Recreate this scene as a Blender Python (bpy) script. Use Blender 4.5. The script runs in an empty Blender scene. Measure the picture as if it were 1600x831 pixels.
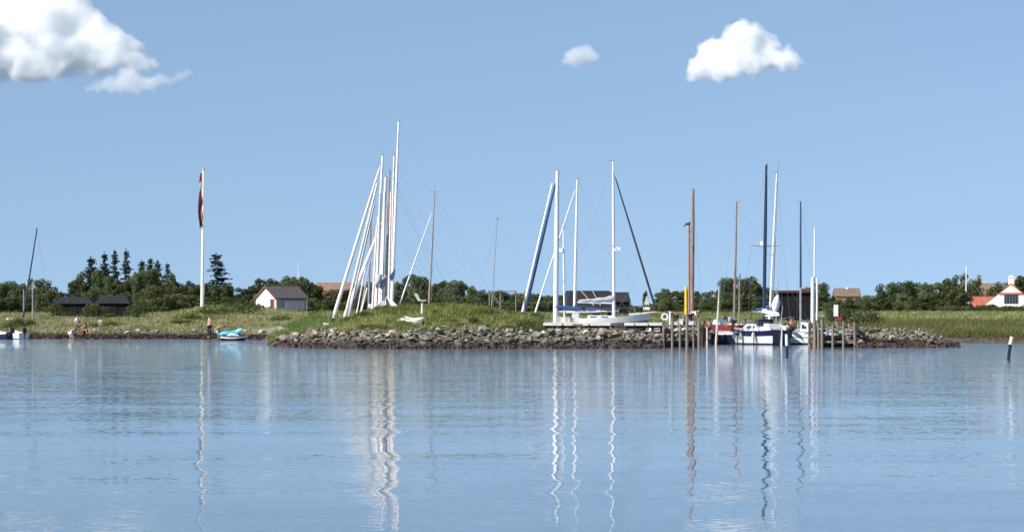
import bpy, bmesh, math, random
import numpy as np
from mathutils import Vector, Matrix, noise as mnoise

random.seed(7); rng = np.random.default_rng(7)
sc = bpy.context.scene
C = sc.collection
PI = math.pi
R = math.radians

# ------------------------------------------------------------------ camera, world, sun, exposure
F = 4537.0      # focal length in pixels of the 1600 px wide photograph
HZ = 496.0      # row of the horizon
CH = 1.7        # eye height above the water
cd = bpy.data.cameras.new('camera'); cam = bpy.data.objects.new('camera', cd); C.objects.link(cam)
cam.location = (0, 0, CH); cam.rotation_euler = (PI/2, 0, 0)
cd.sensor_width = 36.0; cd.lens = F/1600*36.0
cd.shift_y = (HZ-415.5)/1600
cd.clip_start = 0.5; cd.clip_end = 30000
sc.camera = cam

SUN_EL, SUN_AZ = R(38), math.atan2(-0.82, -0.57)      # azimuth measured from +Y towards +X
sun_dir = Vector((math.sin(SUN_AZ)*math.cos(SUN_EL), math.cos(SUN_AZ)*math.cos(SUN_EL), math.sin(SUN_EL)))
w = bpy.data.worlds.new('World'); sc.world = w; w.use_nodes = True
wn = w.node_tree; wn.nodes.clear()
sky = wn.nodes.new('ShaderNodeTexSky'); sky.sky_type = 'NISHITA'; sky.sun_disc = False
sky.sun_elevation = SUN_EL; sky.sun_rotation = SUN_AZ
sky.altitude = 0; sky.air_density = 1.0; sky.dust_density = 0.0; sky.ozone_density = 2.6
# the eye-level sky is sampled a little higher up the dome: clear sea air without the yellow band
tcw = wn.nodes.new('ShaderNodeTexCoord'); mpw = wn.nodes.new('ShaderNodeMapping'); mpw.inputs['Scale'].default_value = (1, 1, .8); mpw.inputs['Location'].default_value = (0, 0, .18)
wn.links.new(tcw.outputs['Generated'], mpw.inputs[0]); wn.links.new(mpw.outputs[0], sky.inputs[0])
tint = wn.nodes.new('ShaderNodeMix'); tint.data_type = 'RGBA'; tint.blend_type = 'MULTIPLY'
tint.inputs[0].default_value = 1.0; tint.inputs[7].default_value = (1.18, 1.125, 1.07, 1)
bg = wn.nodes.new('ShaderNodeBackground'); bg.inputs[1].default_value = 0.10
wo = wn.nodes.new('ShaderNodeOutputWorld')
wn.links.new(sky.outputs[0], tint.inputs[6]); wn.links.new(tint.outputs[2], bg.inputs[0]); wn.links.new(bg.outputs[0], wo.inputs[0])

sl = bpy.data.lights.new('sun', 'SUN'); sl.energy = 4.8; sl.angle = R(0.53); sl.color = (1.0, 0.95, 0.87)
so = bpy.data.objects.new('sun', sl); C.objects.link(so)
so.rotation_euler = sun_dir.to_track_quat('Z', 'Y').to_euler()
sc.view_settings.view_transform = 'Standard'; sc.view_settings.look = 'None'
sc.view_settings.exposure = 0.45; sc.view_settings.gamma = 1.0; sc.view_settings.use_curve_mapping = False
sc.render.engine = 'CYCLES'
sc.cycles.use_denoising = True
sc.cycles.max_bounces = 48; sc.cycles.volume_bounces = 44; sc.cycles.diffuse_bounces = 3; sc.cycles.glossy_bounces = 4
sc.cycles.transparent_max_bounces = 8

# ------------------------------------------------------------------ helpers
def X(px, D): return (px-800)/F*D
def Z(row, D): return CH+(HZ-row)/F*D

def tag(o, label=None, cat=None, group=None, kind=None):
    if label: o['label'] = label
    if cat: o['category'] = cat
    if group: o['group'] = group
    if kind: o['kind'] = kind
    return o

def empty(name, loc, rz=0):
    o = bpy.data.objects.new(name, None); o.location = loc; o.rotation_euler = (0, 0, rz); o.empty_display_size = .2
    C.objects.link(o); return o

def link(name, me, mats=None, parent=None, loc=(0, 0, 0), rot=(0, 0, 0)):
    o = bpy.data.objects.new(name, me)
    if mats is not None and not me.materials:
        for m in (mats if isinstance(mats, (list, tuple)) else [mats]): me.materials.append(m)
    o.location = loc; o.rotation_euler = rot
    if parent: o.parent = parent
    C.objects.link(o); return o

class MB:
    """collects shapes, builds ONE mesh"""
    def __init__(s): s.v = []; s.f = []; s.m = []; s.sm = False
    def add(s, v, f, mi=0):
        b = len(s.v); s.v += [tuple(p) for p in v]; s.f += [tuple(i+b for i in q) for q in f]; s.m += [mi]*len(f); return s
    def box(s, x0, x1, y0, y1, z0, z1, mi=0, bev=0):
        v = [(x, y, z) for x in (x0, x1) for y in (y0, y1) for z in (z0, z1)]
        return s.add(v, [(0, 1, 3, 2), (4, 6, 7, 5), (0, 4, 5, 1), (2, 3, 7, 6), (0, 2, 6, 4), (1, 5, 7, 3)], mi)
    def tube(s, pts, rad, n=8, mi=0, cap=True):
        pts = [Vector(p) for p in pts]
        if not isinstance(rad, (list, tuple)): rad = [rad]*len(pts)
        b = len(s.v); up = None
        for i, p in enumerate(pts):
            d = (pts[min(i+1, len(pts)-1)]-pts[max(i-1, 0)]).normalized()
            a = Vector((0, 1, 0)) if abs(d.y) < .9 else Vector((1, 0, 0))
            e = d.cross(a).normalized(); g = d.cross(e).normalized()
            for k in range(n):
                t = 2*PI*k/n; s.v.append(tuple(p+(e*math.cos(t)+g*math.sin(t))*rad[i]))
        for i in range(len(pts)-1):
            for k in range(n):
                s.f.append((b+i*n+k, b+i*n+(k+1) % n, b+(i+1)*n+(k+1) % n, b+(i+1)*n+k)); s.m.append(mi)
        if cap:
            s.f.append(tuple(b+k for k in range(n))[::-1]); s.m.append(mi)
            e_ = b+(len(pts)-1)*n; s.f.append(tuple(e_+k for k in range(n))); s.m.append(mi)
        return s
    def prism(s, poly, y0, y1, mi=0):
        """poly of (x, z) extruded along y"""
        n = len(poly); b = [(x, y0, z) for x, z in poly]+[(x, y1, z) for x, z in poly]
        return s.add(b, [tuple(range(n)), tuple(range(2*n-1, n-1, -1))]+[(i, i+n, (i+1) % n+n, (i+1) % n) for i in range(n)], mi)
    def ball(s, c, r, n=8, m=6, mi=0, sq=(1, 1, 1)):
        v = [(c[0], c[1], c[2]+r*sq[2])]; f = []
        for i in range(1, m):
            for k in range(n):
                a = PI*i/m; t = 2*PI*k/n
                v.append((c[0]+r*sq[0]*math.sin(a)*math.cos(t), c[1]+r*sq[1]*math.sin(a)*math.sin(t), c[2]+r*sq[2]*math.cos(a)))
        v.append((c[0], c[1], c[2]-r*sq[2])); L = len(v)-1
        for k in range(n): f.append((0, 1+k, 1+(k+1) % n)); f.append((L, L-n+(k+1) % n, L-n+k))
        for i in range(m-2):
            for k in range(n):
                a = 1+i*n; f.append((a+k, a+n+k, a+n+(k+1) % n, a+(k+1) % n))
        return s.add(v, f, mi)
    def mesh(s, name, mats, smooth=False):
        me = bpy.data.meshes.new(name); me.from_pydata(s.v, [], s.f)
        for m in (mats if isinstance(mats, (list, tuple)) else [mats]): me.materials.append(m)
        if isinstance(mats, (list, tuple)) and len(mats) > 1: me.polygons.foreach_set('material_index', s.m)
        bm = bmesh.new(); bm.from_mesh(me); bmesh.ops.recalc_face_normals(bm, faces=bm.faces)
        if smooth:
            for fc in bm.faces: fc.smooth = True
            for e in bm.edges:
                if len(e.link_faces) == 2 and e.calc_face_angle(0) > R(50): e.smooth = False
        bm.to_mesh(me); bm.free(); return me
    def build(s, name, mats, parent=None, smooth=False, loc=(0, 0, 0), rot=(0, 0, 0)):
        return link(name, s.mesh(name, mats, smooth), None, parent, loc, rot)

def quads_mesh(name, P, A, B, mat):
    """many flat leaf quads: centres P, half axes A and B (n,3)"""
    n = len(P); v = np.empty((n, 4, 3), np.float32)
    v[:, 0] = P-A*1.0; v[:, 1] = P-B*.62; v[:, 2] = P+A*1.0; v[:, 3] = P+B*.62
    me = bpy.data.meshes.new(name)
    me.vertices.add(n*4); me.vertices.foreach_set('co', v.ravel())
    me.loops.add(n*4); me.loops.foreach_set('vertex_index', np.arange(n*4, dtype=np.int32))
    me.polygons.add(n); me.polygons.foreach_set('loop_start', np.arange(0, n*4, 4, dtype=np.int32))
    me.update(calc_edges=True); me.materials.append(mat); return me

def tris_mesh(name, V, mat):
    """V (n,3,3) loose triangles"""
    n = len(V); me = bpy.data.meshes.new(name)
    me.vertices.add(n*3); me.vertices.foreach_set('co', np.asarray(V, np.float32).ravel())
    me.loops.add(n*3); me.loops.foreach_set('vertex_index', np.arange(n*3, dtype=np.int32))
    me.polygons.add(n); me.polygons.foreach_set('loop_start', np.arange(0, n*3, 3, dtype=np.int32))
    me.update(calc_edges=True); me.materials.append(mat); return me

# ------------------------------------------------------------------ materials
def nodes(name):
    m = bpy.data.materials.new(name); m.use_nodes = True; nt = m.node_tree
    p = nt.nodes['Principled BSDF']; return m, nt, p
def N(nt, t, **k):
    n = nt.nodes.new(t)
    for a, v in k.items(): setattr(n, a, v)
    return n
def ramp(nt, stops):
    r = nt.nodes.new('ShaderNodeValToRGB'); e = r.color_ramp.elements
    while len(e) < len(stops): e.new(0.5)
    for i, (p, c) in enumerate(stops):
        e[i].position = p; e[i].color = (*c, 1) if len(c) == 3 else c
    return r

def paint(name, col, rough=.5, var=.25, scale=6, bump=.0, metal=0, obj_rand=0, dirt=None):
    """a painted/plain surface: base colour broken up by two noises, fine relief"""
    m, nt, p = nodes(name)
    tc = N(nt, 'ShaderNodeTexCoord'); nz = N(nt, 'ShaderNodeTexNoise'); nz.inputs['Scale'].default_value = scale; nz.inputs['Detail'].default_value = 6
    nt.links.new(tc.outputs['Object'], nz.inputs[0])
    lo = tuple(c*(1-var) for c in col); hi = tuple(min(1, c*(1+var*.6)) for c in col)
    if dirt: lo = dirt
    rp = ramp(nt, [(.3, lo), (.62, hi)]); nt.links.new(nz.outputs[0], rp.inputs[0])
    out = rp.outputs[0]
    if obj_rand:
        oi = N(nt, 'ShaderNodeObjectInfo'); hs = N(nt, 'ShaderNodeHueSaturation')
        mr = N(nt, 'ShaderNodeMapRange'); mr.inputs[3].default_value = 1-obj_rand; mr.inputs[4].default_value = 1+obj_rand
        nt.links.new(oi.outputs['Random'], mr.inputs[0]); nt.links.new(mr.outputs[0], hs.inputs['Value']); nt.links.new(out, hs.inputs['Color']); out = hs.outputs[0]
    nt.links.new(out, p.inputs['Base Color']); p.inputs['Roughness'].default_value = rough; p.inputs['Metallic'].default_value = metal
    if bump:
        b = N(nt, 'ShaderNodeBump'); b.inputs['Strength'].default_value = .6; b.inputs['Distance'].default_value = bump
        nt.links.new(nz.outputs[0], b.inputs['Height']); nt.links.new(b.outputs[0], p.inputs['Normal'])
    return m

def wood(name, col, scale=3, rough=.8):
    m, nt, p = nodes(name)
    tc = N(nt, 'ShaderNodeTexCoord'); mp = N(nt, 'ShaderNodeMapping'); mp.inputs['Scale'].default_value = (9, 9, .8)
    nz = N(nt, 'ShaderNodeTexNoise'); nz.inputs['Scale'].default_value = scale; nz.inputs['Detail'].default_value = 8
    nt.links.new(tc.outputs['Object'], mp.inputs[0]); nt.links.new(mp.outputs[0], nz.inputs[0])
    rp = ramp(nt, [(.28, tuple(c*.45 for c in col)), (.5, col), (.72, tuple(min(1, c*1.35) for c in col))])
    nt.links.new(nz.outputs[0], rp.inputs[0]); nt.links.new(rp.outputs[0], p.inputs['Base Color'])
    b = N(nt, 'ShaderNodeBump'); b.inputs['Distance'].default_value = .01; nt.links.new(nz.outputs[0], b.inputs['Height']); nt.links.new(b.outputs[0], p.inputs['Normal'])
    p.inputs['Roughness'].default_value = rough; p.inputs['Specular IOR Level'].default_value = .2; return m

def foliage(name, a, b, c, scale=.6, transl=.25):
    m, nt, p = nodes(name)
    g = N(nt, 'ShaderNodeNewGeometry'); nz = N(nt, 'ShaderNodeTexNoise'); nz.inputs['Scale'].default_value = scale; nz.inputs['Detail'].default_value = 5
    nt.links.new(g.outputs['Position'], nz.inputs[0])
    rp = ramp(nt, [(.3, a), (.52, b), (.72, c)]); nt.links.new(nz.outputs[0], rp.inputs[0])
    oi = N(nt, 'ShaderNodeObjectInfo'); hs = N(nt, 'ShaderNodeHueSaturation')
    mr = N(nt, 'ShaderNodeMapRange'); mr.inputs[3].default_value = .75; mr.inputs[4].default_value = 1.3
    mr2 = N(nt, 'ShaderNodeMapRange'); mr2.inputs[3].default_value = .475; mr2.inputs[4].default_value = .525
    wn_ = N(nt, 'ShaderNodeTexWhiteNoise', noise_dimensions='1D'); nt.links.new(oi.outputs['Random'], wn_.inputs['W'])
    nt.links.new(oi.outputs['Random'], mr.inputs[0]); nt.links.new(mr.outputs[0], hs.inputs['Value'])
    nt.links.new(wn_.outputs[0], mr2.inputs[0]); nt.links.new(mr2.outputs[0], hs.inputs['Hue'])
    nt.links.new(rp.outputs[0], hs.inputs['Color']); nt.links.new(hs.outputs[0], p.inputs['Base Color'])
    p.inputs['Roughness'].default_value = .7; p.inputs['Specular IOR Level'].default_value = .25
    tr = N(nt, 'ShaderNodeBsdfTranslucent'); nt.links.new(hs.outputs[0], tr.inputs[0])
    mx = N(nt, 'ShaderNodeMixShader'); mx.inputs[0].default_value = transl
    nt.links.new(p.outputs[0], mx.inputs[1]); nt.links.new(tr.outputs[0], mx.inputs[2])
    nt.links.new(mx.outputs[0], nt.nodes['Material Output'].inputs[0]); return m

M = {}
M['leaf'] = foliage('tree_leaves', (.060, .075, .030), (.105, .130, .050), (.16, .175, .072), .4)
M['leaf_blue'] = foliage('conifer_needles', (.024, .045, .040), (.040, .072, .060), (.062, .10, .074), .7, .1)
M['leaf_bush'] = foliage('bush_leaves', (.070, .095, .020), (.125, .165, .040), (.19, .22, .065), 1.6)
M['leaf_dark'] = foliage('dark_bush_leaves', (.044, .058, .020), (.075, .095, .034), (.11, .13, .048), 1.2)
M['grass'] = foliage('grass_blades', (.20, .21, .085), (.36, .34, .17), (.50, .46, .29), .35)
M['grass_green'] = foliage('green_grass_blades', (.11, .145, .032), (.185, .225, .060), (.30, .31, .13), .5)
M['reed'] = foliage('reed_blades', (.10, .125, .035), (.165, .185, .060), (.28, .27, .13), .25)
M['seaweed'] = foliage('seaweed', (.045, .032, .027), (.095, .068, .056), (.17, .125, .10), 1.5, 0)
M['bark'] = wood('bark', (.10, .08, .06))
M['white'] = paint('white_gelcoat', (.80, .80, .78), .25, .08, 3)
M['alu'] = paint('white_mast_paint', (.78, .80, .83), .35, .07, 8)
M['offwhite'] = paint('aged_white_mast', (.76, .68, .62), .45, .14, 5)
M['greymast'] = paint('grey_metal_mast', (.36, .36, .38), .4, .2, 6, metal=.3)
M['tan_mast'] = wood('varnished_mast_wood', (.30, .20, .155), 2, .45)
M['grey_wood'] = wood('weathered_wood', (.23, .195, .155))
M['pale_wood'] = wood('pale_bleached_wood', (.62, .56, .46))
M['dark_wood'] = wood('wet_dark_wood', (.075, .05, .035))
M['tar'] = wood('black_tarred_boards', (.013, .014, .018), 2)
M['tarroof'] = paint('tar_felt_roof', (.014, .015, .019), .9, .35, 2, .01)
M['navy'] = paint('navy_paint', (.012, .016, .05), .25, .2, 3)
M['navy_mast'] = paint('dark_blue_mast_paint', (.016, .042, .09), .35, .25, 5)
M['blue_cloth'] = paint('blue_sail_cover', (.030, .075, .19), .8, .3, 6, .01)
M['dark_cloth'] = paint('dark_sail_cover', (.03, .035, .055), .85, .35, 6, .01)
M['white_cloth'] = paint('white_sail_cloth', (.78, .77, .74), .8, .1, 6, .01)
M['greycloth'] = paint('grey_sail_cloth', (.40, .41, .45), .8, .2, 6, .01)
M['boot'] = paint('dark_antifouling', (.016, .02, .035), .6, .3, 5)
M['redpaint'] = paint('red_brown_paint', (.15, .024, .020), .95, .3, 5)
M['reddark'] = paint('dark_red_boards', (.14, .022, .02), .6, .3, 5)
M['yellow'] = paint('yellow_paint', (.75, .52, .05), .5, .15, 5)
M['paleyellow'] = paint('pale_yellow_paint', (.78, .76, .42), .5, .12, 5)
M['whitewash'] = paint('whitewashed_wall', (.82, .81, .77), .9, .07, 1.5, .01)
M['greywall'] = paint('shade_grey_wall_and_crate', (.24, .26, .29), .8, .15, 2)
M['glass'] = paint('window_glass', (.02, .025, .03), .08, .2, 2)
M['smoke'] = paint('smoked_acrylic_and_stern_shade', (.05, .06, .075), .15, .2, 2)
M['turq'] = paint('turquoise_cloth', (.03, .42, .60), .55, .25, 5, .01)
M['turq_light'] = paint('light_turquoise_cloth', (.30, .68, .80), .55, .15, 5, .01)
M['skin'] = paint('skin', (.52, .31, .20), .55, .1, 12)
M['skin_tan'] = paint('tanned_skin', (.40, .21, .12), .55, .1, 12)
M['hair'] = paint('brown_hair', (.06, .035, .02), .7, .3, 20)
M['darkcloth'] = paint('dark_trousers', (.03, .022, .022), .85, .3, 10)
M['whiteshirt'] = paint('white_shirt', (.82, .82, .82), .85, .06, 8)
M['blueshirt'] = paint('pale_blue_shirt', (.55, .62, .78), .85, .1, 8)
M['blueshorts'] = paint('blue_shorts', (.12, .20, .38), .85, .2, 8)
M['greenshorts'] = paint('green_shorts', (.10, .22, .17), .85, .2, 8)
M['redshirt'] = paint('crimson_jacket', (.38, .02, .06), .8, .2, 8)
M['flagred'] = paint('red_flag_cloth', (.34, .02, .035), .8, .15, 4)
M['flagwhite'] = paint('white_flag_cloth', (.8, .8, .8), .8, .08, 4)
M['rope'] = paint('steel_wire', (.30, .31, .33), .4, .2, 5, metal=.5)
M['black'] = paint('black_rubber', (.012, .013, .016), .5, .3, 6)
M['plum'] = paint('dark_plum_roof', (.026, .015, .022), .8, .3, 3)
M['brownboard'] = paint('red_brown_barge_board', (.17, .06, .045), .7, .25, 4)
M['gold'] = paint('gilded_metal', (.75, .55, .2), .3, .1, 6, metal=1)
M['concrete'] = paint('pale_concrete', (.74, .71, .65), .9, .15, 2, .01)

def tile_mat(name, col):
    m, nt, p = nodes(name)
    tc = N(nt, 'ShaderNodeTexCoord'); wv = N(nt, 'ShaderNodeTexWave'); wv.bands_direction = 'X'; wv.inputs['Scale'].default_value = 1.6; wv.inputs['Distortion'].default_value = .6
    nz = N(nt, 'ShaderNodeTexNoise'); nz.inputs['Scale'].default_value = 2.2; nz.inputs['Detail'].default_value = 6
    nt.links.new(tc.outputs['Object'], wv.inputs[0]); nt.links.new(tc.outputs['Object'], nz.inputs[0])
    rp = ramp(nt, [(.3, tuple(c*.65 for c in col)), (.65, col)]); nt.links.new(nz.outputs[0], rp.inputs[0]); nt.links.new(rp.outputs[0], p.inputs[0])
    b = N(nt, 'ShaderNodeBump'); b.inputs['Distance'].default_value = .04; nt.links.new(wv.outputs[0], b.inputs['Height']); nt.links.new(b.outputs[0], p.inputs['Normal'])
    p.inputs['Roughness'].default_value = .85; return m
M['tiles'] = tile_mat('red_roof_tiles', (.50, .15, .09))
M['tiles_orange'] = tile_mat('orange_roof_tiles', (.32, .19, .135))
M['tiles_faded'] = tile_mat('faded_roof_tiles', (.25, .18, .13))
M['eternit'] = tile_mat('grey_brown_roof_sheets', (.13, .115, .11))

def stone_mat():
    m, nt, p = nodes('granite_boulders')
    g = N(nt, 'ShaderNodeNewGeometry'); oi = N(nt, 'ShaderNodeObjectInfo')
    nz = N(nt, 'ShaderNodeTexNoise'); nz.inputs['Scale'].default_value = 5; nz.inputs['Detail'].default_value = 9; nz.inputs['Roughness'].default_value = .65
    nt.links.new(g.outputs['Position'], nz.inputs[0])
    # each stone (or island) its own tone: grey, tan, pinkish, pale
    r2 = N(nt, 'ShaderNodeMath', operation='ADD'); nt.links.new(oi.outputs['Random'], r2.inputs[0]); nt.links.new(g.outputs['Random Per Island'], r2.inputs[1])
    fr = N(nt, 'ShaderNodeMath', operation='FRACT'); nt.links.new(r2.outputs[0], fr.inputs[0])
    tone = ramp(nt, [(0, (.11, .095, .07)), (.25, (.185, .16, .12)), (.45, (.25, .205, .15)), (.62, (.34, .30, .245)), (.8, (.20, .19, .16)), (.93, (.58, .54, .46)), (1, (.42, .28, .19))])
    nt.links.new(fr.outputs[0], tone.inputs[0])
    spots = ramp(nt, [(.3, (.5, .5, .48)), (.55, (1, 1, 1)), (.75, (1.2, 1.18, 1.1))]); nt.links.new(nz.outputs[0], spots.inputs[0])
    mu = N(nt, 'ShaderNodeMix', data_type='RGBA', blend_type='MULTIPLY'); mu.inputs[0].default_value = 1
    nt.links.new(tone.outputs[0], mu.inputs[6]); nt.links.new(spots.outputs[0], mu.inputs[7])
    # algae below the tide line
    sx = N(nt, 'ShaderNodeSeparateXYZ'); nt.links.new(g.outputs['Position'], sx.inputs[0])
    nb = N(nt, 'ShaderNodeTexNoise'); nb.inputs['Scale'].default_value = .55; nb.inputs['Detail'].default_value = 4; nt.links.new(g.outputs['Position'], nb.inputs[0])
    ad = N(nt, 'ShaderNodeMath', operation='MULTIPLY_ADD'); ad.inputs[1].default_value = -.9; nt.links.new(nb.outputs[0], ad.inputs[0]); nt.links.new(sx.outputs[2], ad.inputs[2])
    mr = N(nt, 'ShaderNodeMapRange'); mr.inputs[1].default_value = -.14; mr.inputs[2].default_value = .10; nt.links.new(ad.outputs[0], mr.inputs[0])
    alg = ramp(nt, [(.3, (.022, .018, .013)), (.55, (.075, .056, .040)), (.8, (.15, .11, .078))]); nt.links.new(nz.outputs[0], alg.inputs[0])
    mx = N(nt, 'ShaderNodeMix', data_type='RGBA'); nt.links.new(mr.outputs[0], mx.inputs[0]); nt.links.new(alg.outputs[0], mx.inputs[6]); nt.links.new(mu.outputs[2], mx.inputs[7])
    nt.links.new(mx.outputs[2], p.inputs[0]); p.inputs['Roughness'].default_value = .85
    b = N(nt, 'ShaderNodeBump'); b.inputs['Distance'].default_value = .05; nt.links.new(nz.outputs[0], b.inputs['Height']); nt.links.new(b.outputs[0], p.inputs['Normal'])
    return m
M['stone'] = stone_mat()

def ground_mat():
    m, nt, p = nodes('meadow_ground')
    g = N(nt, 'ShaderNodeNewGeometry')
    n1 = N(nt, 'ShaderNodeTexNoise'); n1.inputs['Scale'].default_value = .12; n1.inputs['Detail'].default_value = 8; n1.inputs['Roughness'].default_value = .65
    n2 = N(nt, 'ShaderNodeTexNoise'); n2.inputs['Scale'].default_value = 3; n2.inputs['Detail'].default_value = 8
    nt.links.new(g.outputs['Position'], n1.inputs[0]); nt.links.new(g.outputs['Position'], n2.inputs[0])
    rp = ramp(nt, [(.3, (.12, .14, .045)), (.48, (.23, .23, .10)), (.6, (.36, .33, .18)), (.75, (.46, .42, .27))]); nt.links.new(n1.outputs[0], rp.inputs[0])
    sp = ramp(nt, [(.3, (.55, .55, .5)), (.6, (1, 1, 1))]); nt.links.new(n2.outputs[0], sp.inputs[0])
    mu = N(nt, 'ShaderNodeMix', data_type='RGBA', blend_type='MULTIPLY'); mu.inputs[0].default_value = 1
    nt.links.new(rp.outputs[0], mu.inputs[6]); nt.links.new(sp.outputs[0], mu.inputs[7])
    sx = N(nt, 'ShaderNodeSeparateXYZ'); nt.links.new(g.outputs['Position'], sx.inputs[0])
    ad = N(nt, 'ShaderNodeMath', operation='MULTIPLY_ADD'); ad.inputs[1].default_value = -.5; nt.links.new(n2.outputs[0], ad.inputs[0]); nt.links.new(sx.outputs[2], ad.inputs[2])
    mr = N(nt, 'ShaderNodeMapRange'); mr.inputs[1].default_value = .10; mr.inputs[2].default_value = .35; nt.links.new(ad.outputs[0], mr.inputs[0])
    wet = ramp(nt, [(.35, (.05, .03, .022)), (.55, (.11, .075, .055)), (.75, (.26, .22, .17))]); nt.links.new(n2.outputs[0], wet.inputs[0])
    mx = N(nt, 'ShaderNodeMix', data_type='RGBA'); nt.links.new(mr.outputs[0], mx.inputs[0]); nt.links.new(wet.outputs[0], mx.inputs[6]); nt.links.new(mu.outputs[2], mx.inputs[7])
    nt.links.new(mx.outputs[2], p.inputs[0]); p.inputs['Roughness'].default_value = .95
    b = N(nt, 'ShaderNodeBump'); b.inputs['Distance'].default_value = .15; nt.links.new(n2.outputs[0], b.inputs['Height']); nt.links.new(b.outputs[0], p.inputs['Normal'])
    return m
M['ground'] = ground_mat()

def water_mat():
    m, nt, p = nodes('sea_water')
    g = N(nt, 'ShaderNodeNewGeometry')
    def nz(sx, sy, det, rough=.5):
        mp = N(nt, 'ShaderNodeMapping'); mp.inputs['Scale'].default_value = (sx, sy, 1)
        n = N(nt, 'ShaderNodeTexNoise'); n.inputs['Scale'].default_value = 1; n.inputs['Detail'].default_value = det; n.inputs['Roughness'].default_value = rough
        nt.links.new(g.outputs['Position'], mp.inputs[0]); nt.links.new(mp.outputs[0], n.inputs[0]); return n
    def sub(n, s):
        v = N(nt, 'ShaderNodeVectorMath', operation='SUBTRACT'); v.inputs[1].default_value = (.5, .5, .5); nt.links.new(n.outputs['Color'], v.inputs[0])
        u = N(nt, 'ShaderNodeVectorMath', operation='MULTIPLY'); u.inputs[1].default_value = s; nt.links.new(v.outputs[0], u.inputs[0]); return u
    a = sub(nz(.34, .55, 2.5), (.105, .045, 0))       # long ripples, metres apart
    b = sub(nz(8.0, 20.0, 2), (.030, .225, 0))       # short ripples
    # calm and ruffled streaks
    pat = nz(.05, .22, 6, .65)
    mr = N(nt, 'ShaderNodeMapRange'); mr.inputs[1].default_value = .38; mr.inputs[2].default_value = .62; mr.inputs[3].default_value = .45; mr.inputs[4].default_value = 1.3
    nt.links.new(pat.outputs[0], mr.inputs[0])
    # the open water off the harbour is ruffled by the breeze, the sheltered water near our shore is calmer
    sy = N(nt, 'ShaderNodeSeparateXYZ'); nt.links.new(g.outputs['Position'], sy.inputs[0])
    br = N(nt, 'ShaderNodeMapRange'); br.inputs[1].default_value = 35; br.inputs[2].default_value = 115; br.inputs[3].default_value = .34; br.inputs[4].default_value = 1.75
    nt.links.new(sy.outputs[1], br.inputs[0]); bs = N(nt, 'ShaderNodeVectorMath', operation='SCALE'); nt.links.new(b.outputs[0], bs.inputs[0]); nt.links.new(br.outputs[0], bs.inputs['Scale'])
    ad = N(nt, 'ShaderNodeVectorMath', operation='ADD'); nt.links.new(a.outputs[0], ad.inputs[0]); nt.links.new(bs.outputs[0], ad.inputs[1])
    sc_ = N(nt, 'ShaderNodeVectorMath', operation='SCALE'); nt.links.new(ad.outputs[0], sc_.inputs[0]); nt.links.new(mr.outputs[0], sc_.inputs['Scale'])
    up = N(nt, 'ShaderNodeVectorMath', operation='ADD'); up.inputs[1].default_value = (0, 0, 1); nt.links.new(sc_.outputs[0], up.inputs[0])
    nn = N(nt, 'ShaderNodeVectorMath', operation='NORMALIZE'); nt.links.new(up.outputs[0], nn.inputs[0])
    nt.links.new(nn.outputs[0], p.inputs['Normal'])
    p.inputs['Base Color'].default_value = (.105, .155, .195, 1)
    p.inputs['Roughness'].default_value = .035; p.inputs['IOR'].default_value = 1.333
    return m
M['water'] = water_mat()

# ------------------------------------------------------------------ ground
YS_X = np.array([-4000, -120, -41, -24, -19.0, -17.2, -15.6, -14.6, -11.6, -11.2, 20, 24, 30, 60, 120, 4000.])
YS_Y = np.array([236, 236, 234, 231, 220, 212, 190, 174, 172, 211, 212, 211, 204, 203, 206, 206.])
def fbm(x, y, s):
    return (np.sin(x*s*1.0+1.3)*np.cos(y*s*.9-.4)+.5*np.sin(x*s*2.3+y*s*1.1+2)+.3*np.cos(x*s*4.1-y*s*3.7+.7)+.2*np.sin(x*s*7.9+y*s*6.3))/2
def smooth(a, b, t):
    t = np.clip((t-a)/(b-a), 0, 1); return t*t*(3-2*t)
CREST_PX = np.array([425, 470, 500, 540, 600, 650, 700, 750, 800, 838, 850, 857.])
CREST_Z = np.array([.05, .35, .85, 1.5, 2.15, 2.15, 2.25, 2.1, 1.75, 1.65, .9, .2])
def gz(x, y):
    x = np.asarray(x, float); y = np.asarray(y, float)
    d = y-np.interp(x, YS_X, YS_Y)
    z = np.interp(d, [-6, 0, 1.5, 4, 12, 30, 45, 80, 150, 400, 3000], [-1.2, 0, .2, .42, .90, 1.40, 1.80, 2.02, 2.15, 2.5, 4])
    z = z+fbm(x, y, .35)*.10*smooth(3, 12, d)+fbm(x, y, .06)*.12*smooth(20, 60, d)
    # dunes on the left beach
    z = z+.9*np.exp(-(((x+30)/3.6)**2+((y-288)/7)**2))+.5*np.exp(-(((x+24)/4)**2+((y-292)/6)**2))+.35*np.exp(-(((x+44)/6)**2+((y-262)/5)**2))
    # grassy mound behind the breakwater
    px = x*F/172+800
    cr = np.interp(px, CREST_PX, CREST_Z)
    prof = smooth(161.0, 167, y)*.55+smooth(167, 174, y)*.45
    prof = prof*(1-smooth(179, 184.5, y))
    mo = -1.2+(cr+1.2)*prof+fbm(x, y, 1.1)*.10*prof
    inside = (px > 424) & (px < 858)
    z = np.where(inside, np.maximum(z, mo), z)
    return z
xs = np.concatenate([-np.geomspace(3500, 62, 34), np.arange(-60, 60.1, .5), np.geomspace(62, 3500, 34)])
ys = np.concatenate([np.arange(158, 260, .5), np.arange(260, 330, 1.4), np.geomspace(332, 1700, 36)])
GX, GY = np.meshgrid(xs, ys); GZ = gz(GX, GY)
nx, ny = len(xs), len(ys)
me = bpy.data.meshes.new('ground')
me.from_pydata(np.stack([GX.ravel(), GY.ravel(), GZ.ravel()], 1).tolist(), [], [(j*nx+i, j*nx+i+1, (j+1)*nx+i+1, (j+1)*nx+i) for j in range(ny-1) for i in range(nx-1)])
for p_ in me.polygons: p_.use_smooth = True
ground = link('ground', me, M['ground']); tag(ground, kind='structure')

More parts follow.
